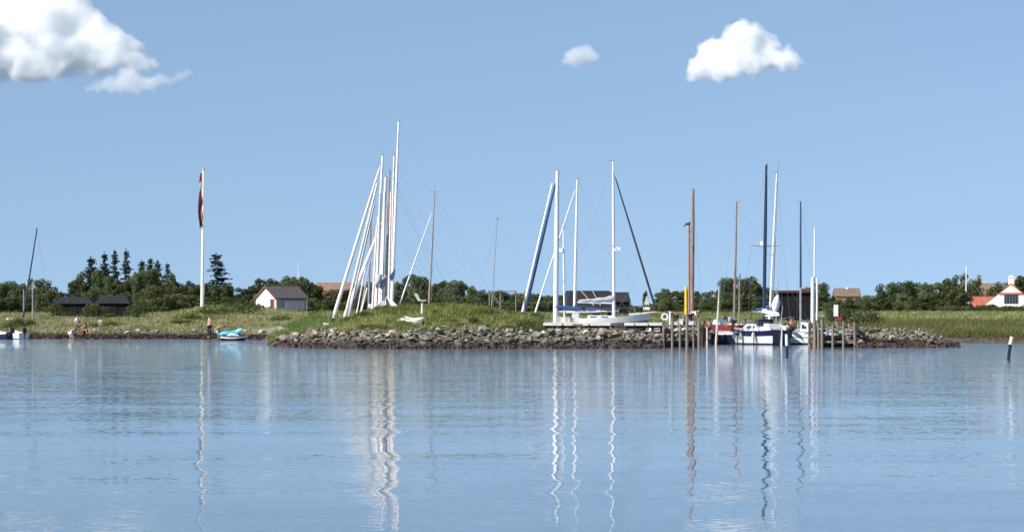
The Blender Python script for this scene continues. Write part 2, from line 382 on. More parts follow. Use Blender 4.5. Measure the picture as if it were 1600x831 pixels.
wm = MB(); wm.add([(-6000, -400, 0), (6000, -400, 0), (6000, 9000, 0), (-6000, 9000, 0)], [(0, 1, 2, 3)])
water = wm.build('water', M['water']); tag(water, kind='structure')

# ------------------------------------------------------------------ clouds
def cloud_mat(name, dens, nscale, thr):
    m = bpy.data.materials.new(name); m.use_nodes = True; nt = m.node_tree; nt.nodes.clear()
    out = N(nt, 'ShaderNodeOutputMaterial'); pv = N(nt, 'ShaderNodeVolumePrincipled')
    pv.inputs['Color'].default_value = (1, 1, 1, 1); pv.inputs['Anisotropy'].default_value = .0
    pv.inputs['Density Attribute'].default_value = ''
    at = N(nt, 'ShaderNodeAttribute', attribute_name='density')
    g = N(nt, 'ShaderNodeNewGeometry'); n = N(nt, 'ShaderNodeTexNoise'); n.inputs['Scale'].default_value = nscale; n.inputs['Detail'].default_value = 5; n.inputs['Roughness'].default_value = .6
    nt.links.new(g.outputs['Position'], n.inputs[0])
    # erode the edge with noise: density = clamp((grid - noise*thr) * k)
    s1 = N(nt, 'ShaderNodeMath', operation='MULTIPLY'); s1.inputs[1].default_value = thr; nt.links.new(n.outputs[0], s1.inputs[0])
    s2 = N(nt, 'ShaderNodeMath', operation='SUBTRACT'); nt.links.new(at.outputs['Fac'], s2.inputs[0]); nt.links.new(s1.outputs[0], s2.inputs[1])
    s3 = N(nt, 'ShaderNodeMath', operation='MULTIPLY'); s3.use_clamp = True; s3.inputs[1].default_value = 2.2; nt.links.new(s2.outputs[0], s3.inputs[0])
    s4 = N(nt, 'ShaderNodeMath', operation='MULTIPLY'); s4.inputs[1].default_value = dens; nt.links.new(s3.outputs[0], s4.inputs[0])
    nt.links.new(s4.outputs[0], pv.inputs['Density']); nt.links.new(pv.outputs[0], out.inputs['Volume']); return m

def volume_group(name, mat, voxel, band):
    ng = bpy.data.node_groups.new(name, 'GeometryNodeTree')
    ng.interface.new_socket('Geometry', in_out='INPUT', socket_type='NodeSocketGeometry'); ng.interface.new_socket('Geometry', in_out='OUTPUT', socket_type='NodeSocketGeometry')
    a = ng.nodes.new('NodeGroupInput'); b = ng.nodes.new('NodeGroupOutput')
    mv = ng.nodes.new('GeometryNodeMeshToVolume'); mv.resolution_mode = 'VOXEL_SIZE'
    mv.inputs['Density'].default_value = 1.0; mv.inputs['Voxel Size'].default_value = voxel; mv.inputs['Interior Band Width'].default_value = band
    sm = ng.nodes.new('GeometryNodeSetMaterial'); sm.inputs['Material'].default_value = mat
    ng.links.new(a.outputs[0], mv.inputs['Mesh']); ng.links.new(mv.outputs[0], sm.inputs[0]); ng.links.new(sm.outputs[0], b.inputs[0]); return ng

def cloud(puffs, D, mat, label, voxel=2.2, band=9, seed=0, dep=1.0, amp=.22, grow=1.12, skew=0.):
    rnd = random.Random(seed); bm = bmesh.new()
    puffs = [(a, b, r*grow) for a, b, r in puffs]; cx = sum(p[0] for p in puffs)/len(puffs); c0 = Vector((X(cx, D), D, 0))
    for (px, row, r) in puffs:
        n = 4
        base = Vector((X(px, D), D-(px-cx)*D/F*skew+rnd.uniform(-1, 1)*r*D/F*.5*dep, Z(row, D))); rr = r*D/F
        subs = [(base, rr*.9)]
        for k in range(8):
            d = Vector((rnd.gauss(0, 1), rnd.gauss(0, 1), abs(rnd.gauss(0, .9))-.15)).normalized()
            subs.append((base+d*rr*.60, rr*rnd.uniform(.36, .52)))
        for (c, q) in subs:
            res = bmesh.ops.create_icosphere(bm, subdivisions=3, radius=q, matrix=Matrix.Translation(c-c0))
            for v in res['verts']:
                dirn = (v.co-(c-c0)).normalized()
                v.co += dirn*q*amp*mnoise.fractal((v.co+c0)/(rr*.5), .8, 2.1, 5)
    me = bpy.data.meshes.new('cloud'); bm.to_mesh(me); bm.free()
    o = link('cloud', me, mat, loc=c0)
    rm = o.modifiers.new('union', 'REMESH'); rm.mode = 'VOXEL'; rm.voxel_size = voxel*.8
    md = o.modifiers.new('volume', 'NODES'); md.node_group = volume_group('cloud_volume', mat, voxel, band)
    tag(o, label, 'cloud', kind='structure'); return o
cm = cloud_mat('cumulus', .16, .075, .95); cm_b = cloud_mat('big_cumulus', .12, .085, 1.0)
cm_t = cloud_mat('thin_cloud', .06, .05, .45)
DC = 3200.
cloud([(1155, 66, 39), (1120, 84, 36), (1192, 82, 37), (1094, 106, 29), (1135, 104, 32), (1224, 100, 28), (1175, 104, 30), (1078, 118, 18), (1242, 106, 18), (1108, 120, 16), (1150, 112, 20)], DC, cm, 'small bright white cumulus cloud standing alone in the upper right sky', seed=3, band=12, skew=.5, amp=.28)
cloud([(898, 90, 20), (916, 84, 20), (884, 96, 12), (930, 90, 12)], DC, cm_t, 'tiny thin wisp of cloud to the left of the small bright cumulus', seed=5, voxel=2)
cloud([(60, 20, 70), (0, 30, 80), (-70, 30, 80), (122, 22, 42), (150, 62, 44), (100, 76, 54), (40, 85, 54), (-30, 88, 54), (190, 84, 42), (216, 98, 32), (236, 108, 24), (0, -30, 70), (95, -20, 45), (150, 100, 34), (60, 105, 34), (-10, 108, 32), (108, 112, 24)], DC, cm_b, 'large towering cumulus cloud with grey flat base at the upper left', seed=11, voxel=2.6, band=15, skew=.42, amp=.3, grow=1.2)
cloud([(150, 134, 14), (172, 130, 19), (196, 126, 23), (214, 130, 20), (236, 132, 18), (252, 124, 15), (268, 130, 13), (282, 122, 13), (296, 117, 11), (132, 136, 11), (304, 119, 8)], DC-90, cloud_mat('low_cloud', .05, .09, .72), 'flat trailing shred of cloud below the large cumulus', seed=9, voxel=2, amp=.4, band=9, skew=.4, grow=1.25)

# ------------------------------------------------------------------ stones
def stone_mesh(seed, n=18):
    rnd = random.Random(seed); bm = bmesh.new()
    a, b, c = rnd.uniform(.85, 1.15), rnd.uniform(.7, 1.0), rnd.uniform(.55, .85)
    for i in range(n):
        v = Vector((rnd.gauss(0, 1), rnd.gauss(0, 1), rnd.gauss(0, 1))).normalized()*rnd.uniform(.86, 1.05)
        bm.verts.new((v.x*a*.5, v.y*b*.5, v.z*c*.5))
    bmesh.ops.convex_hull(bm, input=bm.verts)
    bmesh.ops.delete(bm, geom=[v for v in bm.verts if not v.link_faces], context='VERTS')
    me = bpy.data.meshes.new('stone'); bm.to_mesh(me); bm.free(); me.materials.append(M['stone'])
    for p in me.polygons: p.use_smooth = False
    return me
STONES = [stone_mesh(50+i, 14+i % 7) for i in range(14)]

def place_stone(parent, x, y, z, s, rnd, name='stone'):
    o = bpy.data.objects.new(name, rnd.choice(STONES)); o.parent = parent
    o.location = (x-parent.location.x, y-parent.location.y, z-parent.location.z)
    o.rotation_euler = (rnd.uniform(-.4, .4), rnd.uniform(-.4, .4), rnd.uniform(0, 6.28))
    o.scale = (s*rnd.uniform(.85, 1.25), s*rnd.uniform(.85, 1.1), s*rnd.uniform(.8, 1.05))
    C.objects.link(o); return o

def rubble(parent, pts, name='small_stones'):
    """joined small stones between the big ones"""
    vs = []; fs = []; b = 0; rnd = random.Random(4)
    base = [(np.array([v.co[:] for v in m.vertices]), [tuple(p.vertices) for p in m.polygons]) for m in STONES]
    for (x, y, z, s) in pts:
        v, f = base[rnd.randrange(len(base))]; a = rnd.uniform(0, 6.28); c_, s_ = math.cos(a), math.sin(a)
        q = v*s*np.array([rnd.uniform(.8, 1.3), 1, rnd.uniform(.7, 1.1)])
        q = np.stack([q[:, 0]*c_-q[:, 1]*s_, q[:, 0]*s_+q[:, 1]*c_, q[:, 2]], 1)+np.array([x-parent.location.x, y-parent.location.y, z-parent.location.z])
        vs += q.tolist(); fs += [tuple(i+b for i in t) for t in f]; b += len(v)
    me = bpy.data.meshes.new(name); me.from_pydata(vs, [], fs); me.materials.append(M['stone'])
    return tag(link(name, me, None, parent), kind='stuff')

rs = random.Random(21)
# crest height of the stone slope along the near breakwater, by px seen at 165 m
def crest(px): return float(np.interp(px, [425, 445, 480, 520, 600, 700, 850, 1000, 1035], [.45, .95, 1.22, 1.25, 1.20, 1.32, 1.22, 1.22, 1.18]))
def front(px): return float(np.interp(px, [425, 450, 520, 600, 1035], [173, 168, 163, 160.5, 161.5]))
def stone_run(parent, px0, px1, crest_f, front_f, step, rows, size, n_extra, rnd, back=0):
    pts = []
    big = []
    px = px0
    while px < px1:
        for r in range(rows):
            t = (r+.5)/rows; hp = px+rnd.uniform(-.5, .5)*step+(.5*step if r % 2 else 0)
            if hp > px1: continue
            cr = crest_f(hp); y = front_f(hp)+t*4.2*min(1, cr/1.0)+rnd.uniform(-.2, .2)
            z = -.12+t*(cr-.10)+rnd.uniform(-.13, .09); s = size*rnd.choice([.5, .65, .8, .95, 1, 1.15, 1.4, 1.75])
            big.append((X(hp, y), y, z, s))
        px += step
    for i in range(n_extra):
        hp = rnd.uniform(px0, px1); t = rnd.uniform(0, 1.15); cr = crest_f(hp); y = front_f(hp)+t*4.2*min(1, cr)
        pts.append((X(hp, y), y, -.1+min(t, 1)*(cr-.12)+rnd.uniform(-.05, .12), size*rnd.uniform(.25, .55)))
    for b in big: place_stone(parent, *b, rnd)
    rubble(parent, pts); return len(big)

bw = empty('stone_breakwater', (X(700, 165), 165, 0))
tag(bw, 'long breakwater of tumbled grey boulders in front of the green mound', 'breakwater')
core = MB()
pp = list(range(426, 1041, 12))
vv = []
for p_ in pp:
    cr = crest(p_); f = front(p_); x = X(p_, f+2)
    vv += [(x, f+.5, -.9), (x, f+4.2, cr-.42), (x, f+6.0, cr-.38), (x, f+9.5, -.9)]
core.add([(a-bw.location.x, b-bw.location.y, c) for a, b, c in vv], [(i*4+j, (i+1)*4+j, (i+1)*4+j+1, i*4+j+1) for i in range(len(pp)-1) for j in range(3)])
core.build('rubble_core', M['stone'], bw)
n1 = stone_run(bw, 432, 1034, crest, front, 11.4, 5, .45, 760, rs)

def crest2(px): return float(np.interp(px, [1335, 1345, 1440, 1470, 1490, 1505], [1.20, 1.22, 1.15, .95, .45, .05]))
bw2 = empty('stone_breakwater', (X(1420, 169), 169, 0))
tag(bw2, 'short breakwater of loose boulders running right from the crib to a low tip', 'breakwater')
pp = list(range(1338, 1500, 10)); vv = []; core = MB()
for p_ in pp:
    cr = crest2(p_); f = 167.0; x = X(p_, f+2)
    vv += [(x, f+.5, -.9), (x, f+3.9, cr-.5), (x, f+5.4, cr-.5), (x, f+8.5, -.9)]
core.add([(a-bw2.location.x, b-bw2.location.y, c) for a, b, c in vv], [(i*4+j, (i+1)*4+j, (i+1)*4+j+1, i*4+j+1) for i in range(len(pp)-1) for j in range(3)])
core.build('rubble_core', M['stone'], bw2)
n2 = stone_run(bw2, 1340, 1500, crest2, lambda p: 167.0, 11.0, 5, .45, 420, rs)

# loose pale stones on the left beach, children of the ground they lie in
for i in range(34):
    px = rs.choice([rs.uniform(60, 430), rs.uniform(195, 330)]); d = rs.uniform(3, 9)
    x0 = X(px, 236); y = float(np.interp(x0, YS_X, YS_Y))+d
    o = place_stone(ground, x0, y, float(gz(x0, y))+.08, rs.uniform(.3, .75), rs)
pts = []
for i in range(420):
    px = rs.uniform(-60, 432); x0 = X(px, 236); y = float(np.interp(x0, YS_X, YS_Y))+abs(rs.gauss(0, 3.6))+1.6
    pts.append((x0, y, float(gz(x0, y))+.03, rs.uniform(.08, .32)))
for i in range(160):
    px = rs.uniform(1500, 1700); x0 = X(px, 206); y = float(np.interp(x0, YS_X, YS_Y))+rs.uniform(.3, 2)
    pts.append((x0, y, float(gz(x0, y))+.02, rs.uniform(.08, .2)))
for i in range(150):
    t = rs.random(); x0 = -17.6+3.2*t+rs.uniform(-.6, 1.2); y = 214-40*t; y = max(y, float(np.interp(x0, YS_X, YS_Y)))+rs.uniform(0, 1.5)
    pts.append((x0, y, float(gz(x0, y))+.05, rs.uniform(.2, .5)))
rubble(ground, pts, 'shingle')
for i in range(26):
    t = rs.random()**.6; x0 = -17.6+3.2*t+rs.uniform(-.3, .8); y = max(214-40*t, float(np.interp(x0, YS_X, YS_Y)))+rs.uniform(0, 1.2)
    place_stone(ground, x0, y, float(gz(x0, y))+.1, rs.uniform(.4, .75), rs)

# ------------------------------------------------------------------ grass, reeds, seaweed
def blades(name, mat, n, xf, hmin, hmax, w, lean=.35, per=9, spread=.16):
    """tufts of narrow blades; xf(n) gives x, y arrays"""
    x, y = xf(n); z = gz(x, y); ok = z > .25; x, y, z = x[ok], y[ok], z[ok]; n = len(x)
    x = np.repeat(x, per)+rng.normal(0, spread, n*per); y = np.repeat(y, per)+rng.normal(0, spread, n*per); z = np.repeat(z, per)-.05
    h = rng.uniform(hmin, hmax, n*per)*np.repeat(rng.uniform(.6, 1.2, n), per)
    a = rng.uniform(0, 6.28, n*per); ln = rng.normal(0, lean, (n*per, 2))*h[:, None]; ln[:, 0] += .12*h
    V = np.empty((n*per, 3, 3)); base = np.stack([x, y, z], 1); hw = np.stack([np.cos(a)*w, np.sin(a)*w, 0*a], 1)
    V[:, 0] = base-hw; V[:, 1] = base+hw; V[:, 2] = base+np.stack([ln[:, 0], ln[:, 1], h], 1)
    return link(name, tris_mesh(name, V, mat))
def area(px0, px1, y0, y1, D):
    def f(n):
        y = y0+(y1-y0)*rng.uniform(0, 1, n)**1.4; px = rng.uniform(px0, px1, n); return (px-800)/F*y, y
    return f
o = blades('beach_grass', M['grass'], 11000, area(-150, 520, 238, 300, 0), .12, .34, .035)
tag(o, 'straw coloured beach grass on the meadow behind the left beach', 'grass', kind='stuff')
o = blades('beach_grass', M['grass_green'], 3000, area(-150, 620, 236, 330, 0), .15, .42, .04)
tag(o, 'green grass clumps among the straw on the left meadow', 'grass', kind='stuff')
o = blades('reeds', M['reed'], 8000, area(1280, 1760, 203.5, 232, 0), .2, .55, .03, .3)
tag(o, 'green and straw reeds on the right shore behind the breakwater tip', 'reeds', kind='stuff')
o = blades('meadow_grass', M['grass'], 3800, area(1180, 1760, 228, 330, 0), .15, .34, .045)
tag(o, 'pale dry grass on the meadow in front of the right tree line', 'grass', kind='stuff')
o = blades('meadow_grass', M['grass_green'], 9000, area(480, 1760, 213, 330, 0), .15, .42, .045)
tag(o, 'rough grass along the inner edge of the harbour basin', 'grass', kind='stuff')
o = blades('beach_grass', M['grass_green'], 3500, area(428, 520, 176, 214, 0), .15, .4, .03)
tag(o, 'green and straw grass on the low ground left of the mound', 'grass', kind='stuff')
def mound_xy(n):
    y = rng.uniform(164.6, 184, n); px = rng.uniform(428, 850, n); return (px-800)/F*y, y
o = blades('mound_grass', M['grass_green'], 9000, mound_xy, .18, .42, .02)
tag(o, 'dense green grass covering the mound behind the stones', 'grass', kind='stuff')
# seaweed washed up along the left waterline
n = 8000; px = rng.uniform(-150, 436, n); x0 = (px-800)/F*234; d = np.abs(rng.normal(0, 1.3, n))+rng.uniform(-.2, .6, n); y0 = np.interp(x0, YS_X, YS_Y)+d
P = np.stack([x0, y0, gz(x0, y0)+rng.uniform(0, .07, n)], 1); A = rng.normal(0, .10, (n, 3)); B = rng.normal(0, .08, (n, 3)); A[:, 2] *= .5; B[:, 2] *= .6
tag(link('seaweed', quads_mesh('seaweed', P, A, B, M['seaweed'])), 'dark brown seaweed washed up along the left waterline', 'seaweed', kind='stuff')
n = 4200; px = rng.uniform(432, 1500, n); px = px[(px < 1034) | (px > 1340)]; n = len(px)
yf = np.where(px < 1200, np.interp(px, [425, 450, 520, 600, 1035], [173, 168, 163, 160.5, 161.5]), 167.0)
y0 = yf+rng.uniform(-.15, 1.3, n); P = np.stack([(px-800)/F*y0, y0, rng.uniform(-.02, .10, n)+.12*(y0-yf)], 1); A = rng.normal(0, .07, (n, 3)); B = rng.normal(0, .06, (n, 3))
tag(link('seaweed', quads_mesh('seaweed', P, A, B, M['seaweed'])), 'brown bladder wrack hanging on the lowest stones of the breakwaters', 'seaweed', kind='stuff')

# ------------------------------------------------------------------ bushes and trees
def leaf_cloud(centres, radii, n, size, mat, name, flat=1.0, seed=0):
    r = np.random.default_rng(seed); wgt = np.array(radii)**2; k = r.choice(len(centres), n, p=wgt/wgt.sum())
    c = np.array(centres)[k]; q = np.array(radii)[k]
    d = r.normal(0, 1, (n, 3)); d /= np.linalg.norm(d, axis=1)[:, None]
    rad = q*(r.uniform(.55, 1.0, n)**.5)*(1+.12*r.normal(0, 1, n))
    P = c+d*rad[:, None]*np.array([1, 1, flat]); P[:, 2] = np.maximum(P[:, 2], .02)
    nrm = d+r.normal(0, .55, (n, 3)); nrm /= np.linalg.norm(nrm, axis=1)[:, None]
    t = np.cross(nrm, r.normal(0, 1, (n, 3))); t /= np.linalg.norm(t, axis=1)[:, None]; b = np.cross(nrm, t)
    s = size*r.uniform(.6, 1.35, n)[:, None]
    return quads_mesh(name, P, t*s, b*s, mat)

def broad_crown(seed, mat, n=6500, w=1.0):
    """crown of a 10 m tall, 9 m wide broadleaf tree, reaching nearly to the ground"""
    rnd = random.Random(seed); cs = []; rr = []
    for i in range(34):
        h = rnd.uniform(.10, 1); a = rnd.uniform(0, 6.28); wd = 4.0*w*math.sqrt(max(.05, 1-(abs(h-.42)/.66)**2.2)); q = rnd.uniform(.25, 1)**.5*wd
        r = rnd.uniform(1.0, 1.8)*(1.12-.42*h)
        cs.append((math.cos(a)*q*.8, math.sin(a)*q*.8, h*9.2)); rr.append(r)
    cs.append((rnd.uniform(-1, 1), 0, 5)); rr.append(2.6)
    return leaf_cloud(cs, rr, n, .235, mat, 'crown', .85, seed)
def trunk_mb(h, r, rnd, limbs=5):
    t = MB(); top = (rnd.uniform(-.3, .3), rnd.uniform(-.3, .3), h*.8)
    t.tube([(0, 0, -.4), (rnd.uniform(-.1, .1), 0, h*.3), top], [r, r*.75, r*.2], 7)
    for i in range(limbs):
        a = rnd.uniform(0, 6.28); z = h*rnd.uniform(.22, .6); l = h*rnd.uniform(.18, .32)
        t.tube([(0, 0, z), (math.cos(a)*l*.6, math.sin(a)*l*.6, z+l*.5), (math.cos(a)*l, math.sin(a)*l, z+l*1.1)], [r*.4, r*.25, r*.08], 5)
    return t
def conifer_crown(seed, mat, h=10., w=2.0, gaps=.25, n=2600, dens=22):
    """whorls of drooping boughs round a straight leader"""
    r = np.random.default_rng(seed); P = []; S = []
    z = h*.08
    while z < h*.97:
        t = z/h; reach = w*(1-t)**.75*(1+.25*r.normal())+.12
        for k in range(7):
            if r.uniform() < gaps: continue
            a = r.uniform(0, 6.28); L = max(.15, reach*r.uniform(.55, 1.15)); m = int(8+L*dens)
            s = r.uniform(0, 1, m)**.8
            P.append(np.stack([np.cos(a)*L*s+r.normal(0, .10, m)*(.3+s), np.sin(a)*L*s+r.normal(0, .10, m)*(.3+s), z-L*.28*s**1.5+.18*L*s**4+r.normal(0, .07, m)], 1)); S.append(np.full(m, .17))
        z += h*.036*r.uniform(.7, 1.4)
    m = 40; P.append(np.stack([r.normal(0, .05, m), r.normal(0, .05, m), h*(.86+.15*r.uniform(0, 1, m))], 1)); S.append(np.full(m, .10))
    P = np.concatenate(P); S = np.concatenate(S); n = len(P)
    A = r.normal(0, 1, (n, 3)); A /= np.linalg.norm(A, axis=1)[:, None]; B = np.cross(A, r.normal(0, 1, (n, 3))); B /= np.linalg.norm(B, axis=1)[:, None]
    return quads_mesh('crown', P, A*S[:, None], B*S[:, None], mat)

BROAD = [broad_crown(100+i, M['leaf'] if i % 3 else M['leaf_dark'], w=.85+.1*(i % 4)) for i in range(7)]
CONI = [conifer_crown(200+i, M['leaf_blue'], 10, [2.2, 1.5, 1.2, 1.7][i], [.05, .22, .32, .12][i]) for i in range(4)]
TR = [trunk_mb(10, .26, random.Random(300+i)).mesh('trunk', M['bark'], True) for i in range(4)]
TRC = trunk_mb(10, .16, random.Random(310), 0).mesh('trunk', M['bark'], True)
def tree(px, row_top, D, width_px, label, kind='broad', rnd=rs, group=None):
    x = X(px, D); z0 = float(gz(x, D)); h = Z(row_top, D)-z0; wd = width_px*D/F
    o = empty({'broad': 'broadleaf_tree', 'conifer': 'spruce_tree'}[kind], (x, D, z0-.05), rnd.uniform(0, 6.28))
    tag(o, label, 'tree', group)
    if kind == 'broad':
        c = link('crown', rnd.choice(BROAD), None, o); s = (wd/8.6, wd/8.6, h/10.1)
        t = link('trunk', rnd.choice(TR), None, o)
    else:
        k = rnd.randrange(4); c = link('crown', CONI[k], None, o); s = (wd/([2.2, 1.5, 1.2, 1.7][k]*2), wd/([2.2, 1.5, 1.2, 1.7][k]*2), h/10.1)
        t = link('trunk', TRC, None, o)
    c.scale = s; t.scale = (s[2], s[2], s[2]); return o

PROF = [(-60, 440), (0, 442), (20, 436), (40, 434), (65, 432), (76, 438), (86, 455), (93, 466), (100, 450), (112, 440), (125, 428), (140, 412), (155, 415), (170, 425), (185, 430), (205, 428), (225, 414), (250, 414), (270, 432), (290, 436), (320, 438), (345, 440), (375, 447), (405, 436), (425, 429), (440, 431), (460, 430), (485, 434), (497, 442), (508, 452), (530, 452), (545, 446), (560, 440), (600, 440), (620, 436), (637, 427), (655, 425), (666, 431), (675, 438), (692, 434), (720, 438), (745, 445), (760, 455), (790, 453), (840, 456), (870, 456), (960, 453), (972, 462), (984, 472), (1000, 474), (1022, 474), (1035, 452), (1060, 449), (1088, 449), (1098, 462), (1106, 470), (1118, 440), (1135, 430), (1160, 428), (1182, 431), (1195, 446), (1205, 456), (1255, 456), (1266, 442), (1280, 434), (1292, 446), (1300, 463), (1345, 465), (1362, 457), (1385, 438), (1400, 433), (1425, 436), (1440, 430), (1455, 438), (1470, 433), (1485, 428), (1500, 421), (1513, 419), (1521, 440), (1530, 462), (1545, 452), (1560, 442), (1580, 432), (1600, 426), (1680, 430)]
PX_, PR_ = zip(*PROF)
def prof(px): return float(np.interp(px, PX_, PR_))
spots = []
px = -50.
while px < 1680:
    top = prof(px); wpx = rs.uniform(24, 44)
    if top > 458: wpx = rs.uniform(12, 22)
    elif top < 436: wpx = rs.uniform(28, 46)
    spots.append((px, top+rs.uniform(-2, 4), rs.uniform(415, 470), wpx)); px += wpx*.52
def where(px):
    marks = [(45, 'behind the leaning dark mast at the far left'), (93, 'beside the dip above the left black shed'), (150, 'below the spires above the two black sheds'), (215, 'just right of the black sheds'), (275, 'between the black sheds and the flagpole'), (330, 'behind the tall flagpole'), (385, 'just left of the white cabin'), (435, 'behind the roof of the white cabin'), (500, 'right of the white cabin'), (560, 'behind the leaning stays of the left mast cluster'), (610, 'behind the left mast cluster'), (650, 'just left of the brown wooden mast'), (710, 'right of the brown wooden mast'), (770, 'behind the thin grey mast'), (830, 'behind the blue furled sail'), (890, 'left of the dark roofed shed'), (950, 'behind the dark roofed shed'), (1010, 'in the low gap right of the dark shed'), (1070, 'behind the brown wooden mast by the timber crib'), (1110, 'in the dip right of the brown mast by the crib'), (1150, 'in the round clump behind the moored boats'), (1230, 'behind the black boathouse'), (1285, 'right of the black boathouse'), (1330, 'below the faded orange roof'), (1390, 'at the left end of the long right wood'), (1440, 'in the middle of the long right wood'), (1490, 'left of the right flagpole'), (1530, 'beside the red roofed wing'), (1590, 'behind the white chimney of the red roofed house')]
    return min(marks, key=lambda m: abs(m[0]-px))[1]
adj = ['broad dense', 'rounded', 'taller', 'narrow', 'spreading', 'ragged topped', 'lopsided', 'open crowned']
usedl = {}
def uniq(base, alts):
    for a in alts:
        l = (a+' '+base)
        if l not in usedl: usedl[l] = 1; return l
    return alts[-1]+' '+base
for (px, top, D, wpx) in spots:
    tree(px, top, D, wpx*1.15, uniq('dark tree '+where(px), adj), group='trees along the wood')
# a lower front row closes the wood down to the meadow
px = -50.
while px < 1680:
    top = prof(px); wpx = rs.uniform(26, 44)
    if not (1500 < px < 1625) and top < 465:
        base_row = 488; t2 = top+(base_row-top)*rs.uniform(.38, .55)
        tree(px, t2, rs.uniform(372, 402), wpx*1.2, uniq('low front tree '+where(px), adj), group='lower trees in front of the wood')
    px += wpx*.62
# spruces standing above the wood
for i, (px, top, wpx, l) in enumerate([(142, 399, 24, 'stout blue green spruce leftmost of the spires above the left black shed'), (163, 392, 17, 'thin spruce second from the left above the black sheds'), (179, 388, 15, 'tall open spruce with gaps, third of the spires above the black sheds'), (197, 387, 15, 'slender pointed spruce, rightmost of the four tall spires'), (222, 406, 20, 'dark blunt spruce right of the tall spires'), (235, 402, 17, 'dark spruce in the middle of the blunt group left of the flagpole'), (246, 404, 15, 'dark spruce close to the right of the middle of the blunt group'), (262, 410, 14, 'small pointed spruce at the right end of the blunt group'), (338, 395, 36, 'single wide spruce just right of the tall flagpole')]):
    tree(px, top, 440+i*3, wpx*(1.9 if px != 338 else 1.5), l, 'conifer')
for i, (px, top, wpx, l) in enumerate([(1008, 452, 12, 'small dark bushy tree alone in the gap right of the dark shed'), (978, 455, 20, 'dark tree at the right corner of the dark roofed shed'), (1040, 449, 26, 'small tree left of the yellow post'), (1355, 463, 16, 'low tree right of the faded orange roof')]):
    tree(px, top, 345+i*4, wpx, l)

# bushes on the mound and meadow
BUSH = []
for i in range(5):
    rnd = random.Random(400+i); cs = []; rr = []
    for k in range(11):
        a = rnd.uniform(0, 6.28); q = rnd.uniform(0, .75); cs.append((math.cos(a)*q, math.sin(a)*q*.8, rnd.uniform(.12, .62)*(1.1-q*.6))); rr.append(rnd.uniform(.2, .36))
    BUSH.append(leaf_cloud(cs, rr, 1500, .045, M['leaf_bush'], 'foliage', .9, 400+i))
BUSHD = []
for m_ in BUSH[:2]:
    q = m_.copy(); q.materials.clear(); q.materials.append(M['leaf_dark']); BUSHD.append(q)
STEM = MB()
for k in range(5):
    a = k*1.3; STEM.tube([(0, 0, -.1), (math.cos(a)*.25, math.sin(a)*.25, .35), (math.cos(a)*.45, math.sin(a)*.4, .6)], [.02, .014, .006], 4)
STEMM = STEM.mesh('stems', M['bark'])
def bush(px, D, w, h, label, dark=False, group='rose bushes on the mound'):
    x = X(px, D); o = empty('rose_bush', (x, D, float(gz(x, D))-.05), rs.uniform(0, 6.28)); tag(o, label, 'bush', group)
    c = link('foliage', rs.choice(BUSHD if dark else BUSH), None, o); c.scale = (w/1.9, w/1.9, h/.85)
    t = link('stems', STEMM, None, o); t.scale = (w/2, w/2, h); return o
mm = [(470, 'at the low left end of the mound'), (520, 'at the foot of the leftmost leaning stays'), (560, 'left of the mast cluster'), (600, 'below the mast cluster'), (640, 'above the small white dinghy'), (670, 'at the foot of the brown wooden mast'), (710, 'right of the brown wooden mast'), (750, 'left of the thin grey mast'), (790, 'below the wooden drying rack'), (830, 'at the dark right end of the mound')]
px = 482.
k = 0
while px < 848:
    for D in (169.5, 174, 178.5):
        q = px+rs.uniform(-6, 6)
        if q > 846: continue
        dark = q > 812 and D < 176 or rs.random() < .12
        wh = min(mm, key=lambda m: abs(m[0]-q))[1]
        cz = float(np.interp(q, CREST_PX, CREST_Z))
        if rs.random() < .15 and D < 170: continue
        bush(q, D+rs.uniform(-1.2, 1.2), rs.uniform(1.0, 1.7), rs.uniform(.28, .55)*min(1, cz/1.6), uniq(('dark' if dark else 'green')+' leafy rose bush '+wh, ['low round', 'spreading', 'ragged', 'dense', 'small', 'pale tipped', 'wide', 'mounded', 'sprawling']), dark)
    px += 17
for (px, D, w_, h, l) in [(28, 246, 2.2, .9, 'green bush on the beach behind the two white dinghies'), (48, 247, 1.8, .7, 'smaller green bush right of the bush behind the white dinghies'), (14, 244, 1.6, .6, 'low bush at the left edge of the beach'), (150, 243, 2.0, .55, 'low green bush behind the child in a pale blue top'), (173, 245, 2.2, .6, 'green bush on the beach right of the child'), (285, 250, 3.2, .5, 'long low green bush left of the standing bather'), (300, 262, 3.5, .9, 'dense green bush at the foot of the flagpole dune'), (335, 280, 4.4, 1.1, 'green thicket right of the flagpole foot'), (372, 284, 4.0, 1.0, 'green thicket left of the white cabin'), (400, 300, 4.6, 1.2, 'dark thicket hiding the lower left wall of the white cabin'), (420, 305, 3.6, .9, 'thicket below the dark door of the white cabin'), (440, 250, 3.0, .6, 'green bush below the white cabin near the mound'), (505, 250, 2.6, .8, 'bush right of the white cabin on the meadow'), (1345, 222, 3.0, 1.2, 'dark green bush behind the right timber crib'), (1360, 226, 3.4, 1.3, 'dark green bush behind the start of the right breakwater'), (1325, 228, 3.0, 1.4, 'tall dark bush behind the white post of the right crib'), (1300, 232, 3.4, 1.5, 'dark bush left of the white post behind the right crib')]:
    bush(px, D, w_*1.1, h, l, D in (300, 305, 222, 226, 228, 232), 'bushes on the meadow')
for (px, D, w_, h, l) in [(86, 272, 2.6, 1.5, 'dark bush at the left corner of the left black hut'), (104, 270, 2.4, .7, 'low dark bush in front of the left black hut'), (133, 270, 2.2, .6, 'low dark bush in front of the right half of the left black hut'), (149, 271, 2.6, 1.6, 'dark bush filling the gap between the two black huts'), (171, 270, 2.4, .6, 'low dark bush in front of the right black hut'), (206, 272, 2.6, 1.4, 'dark bush at the right corner of the right black hut'), (218, 280, 3.0, 1.5, 'dark bush right of the right black hut')]:
    bush(px, D, w_, h, l, True, 'bushes on the meadow')
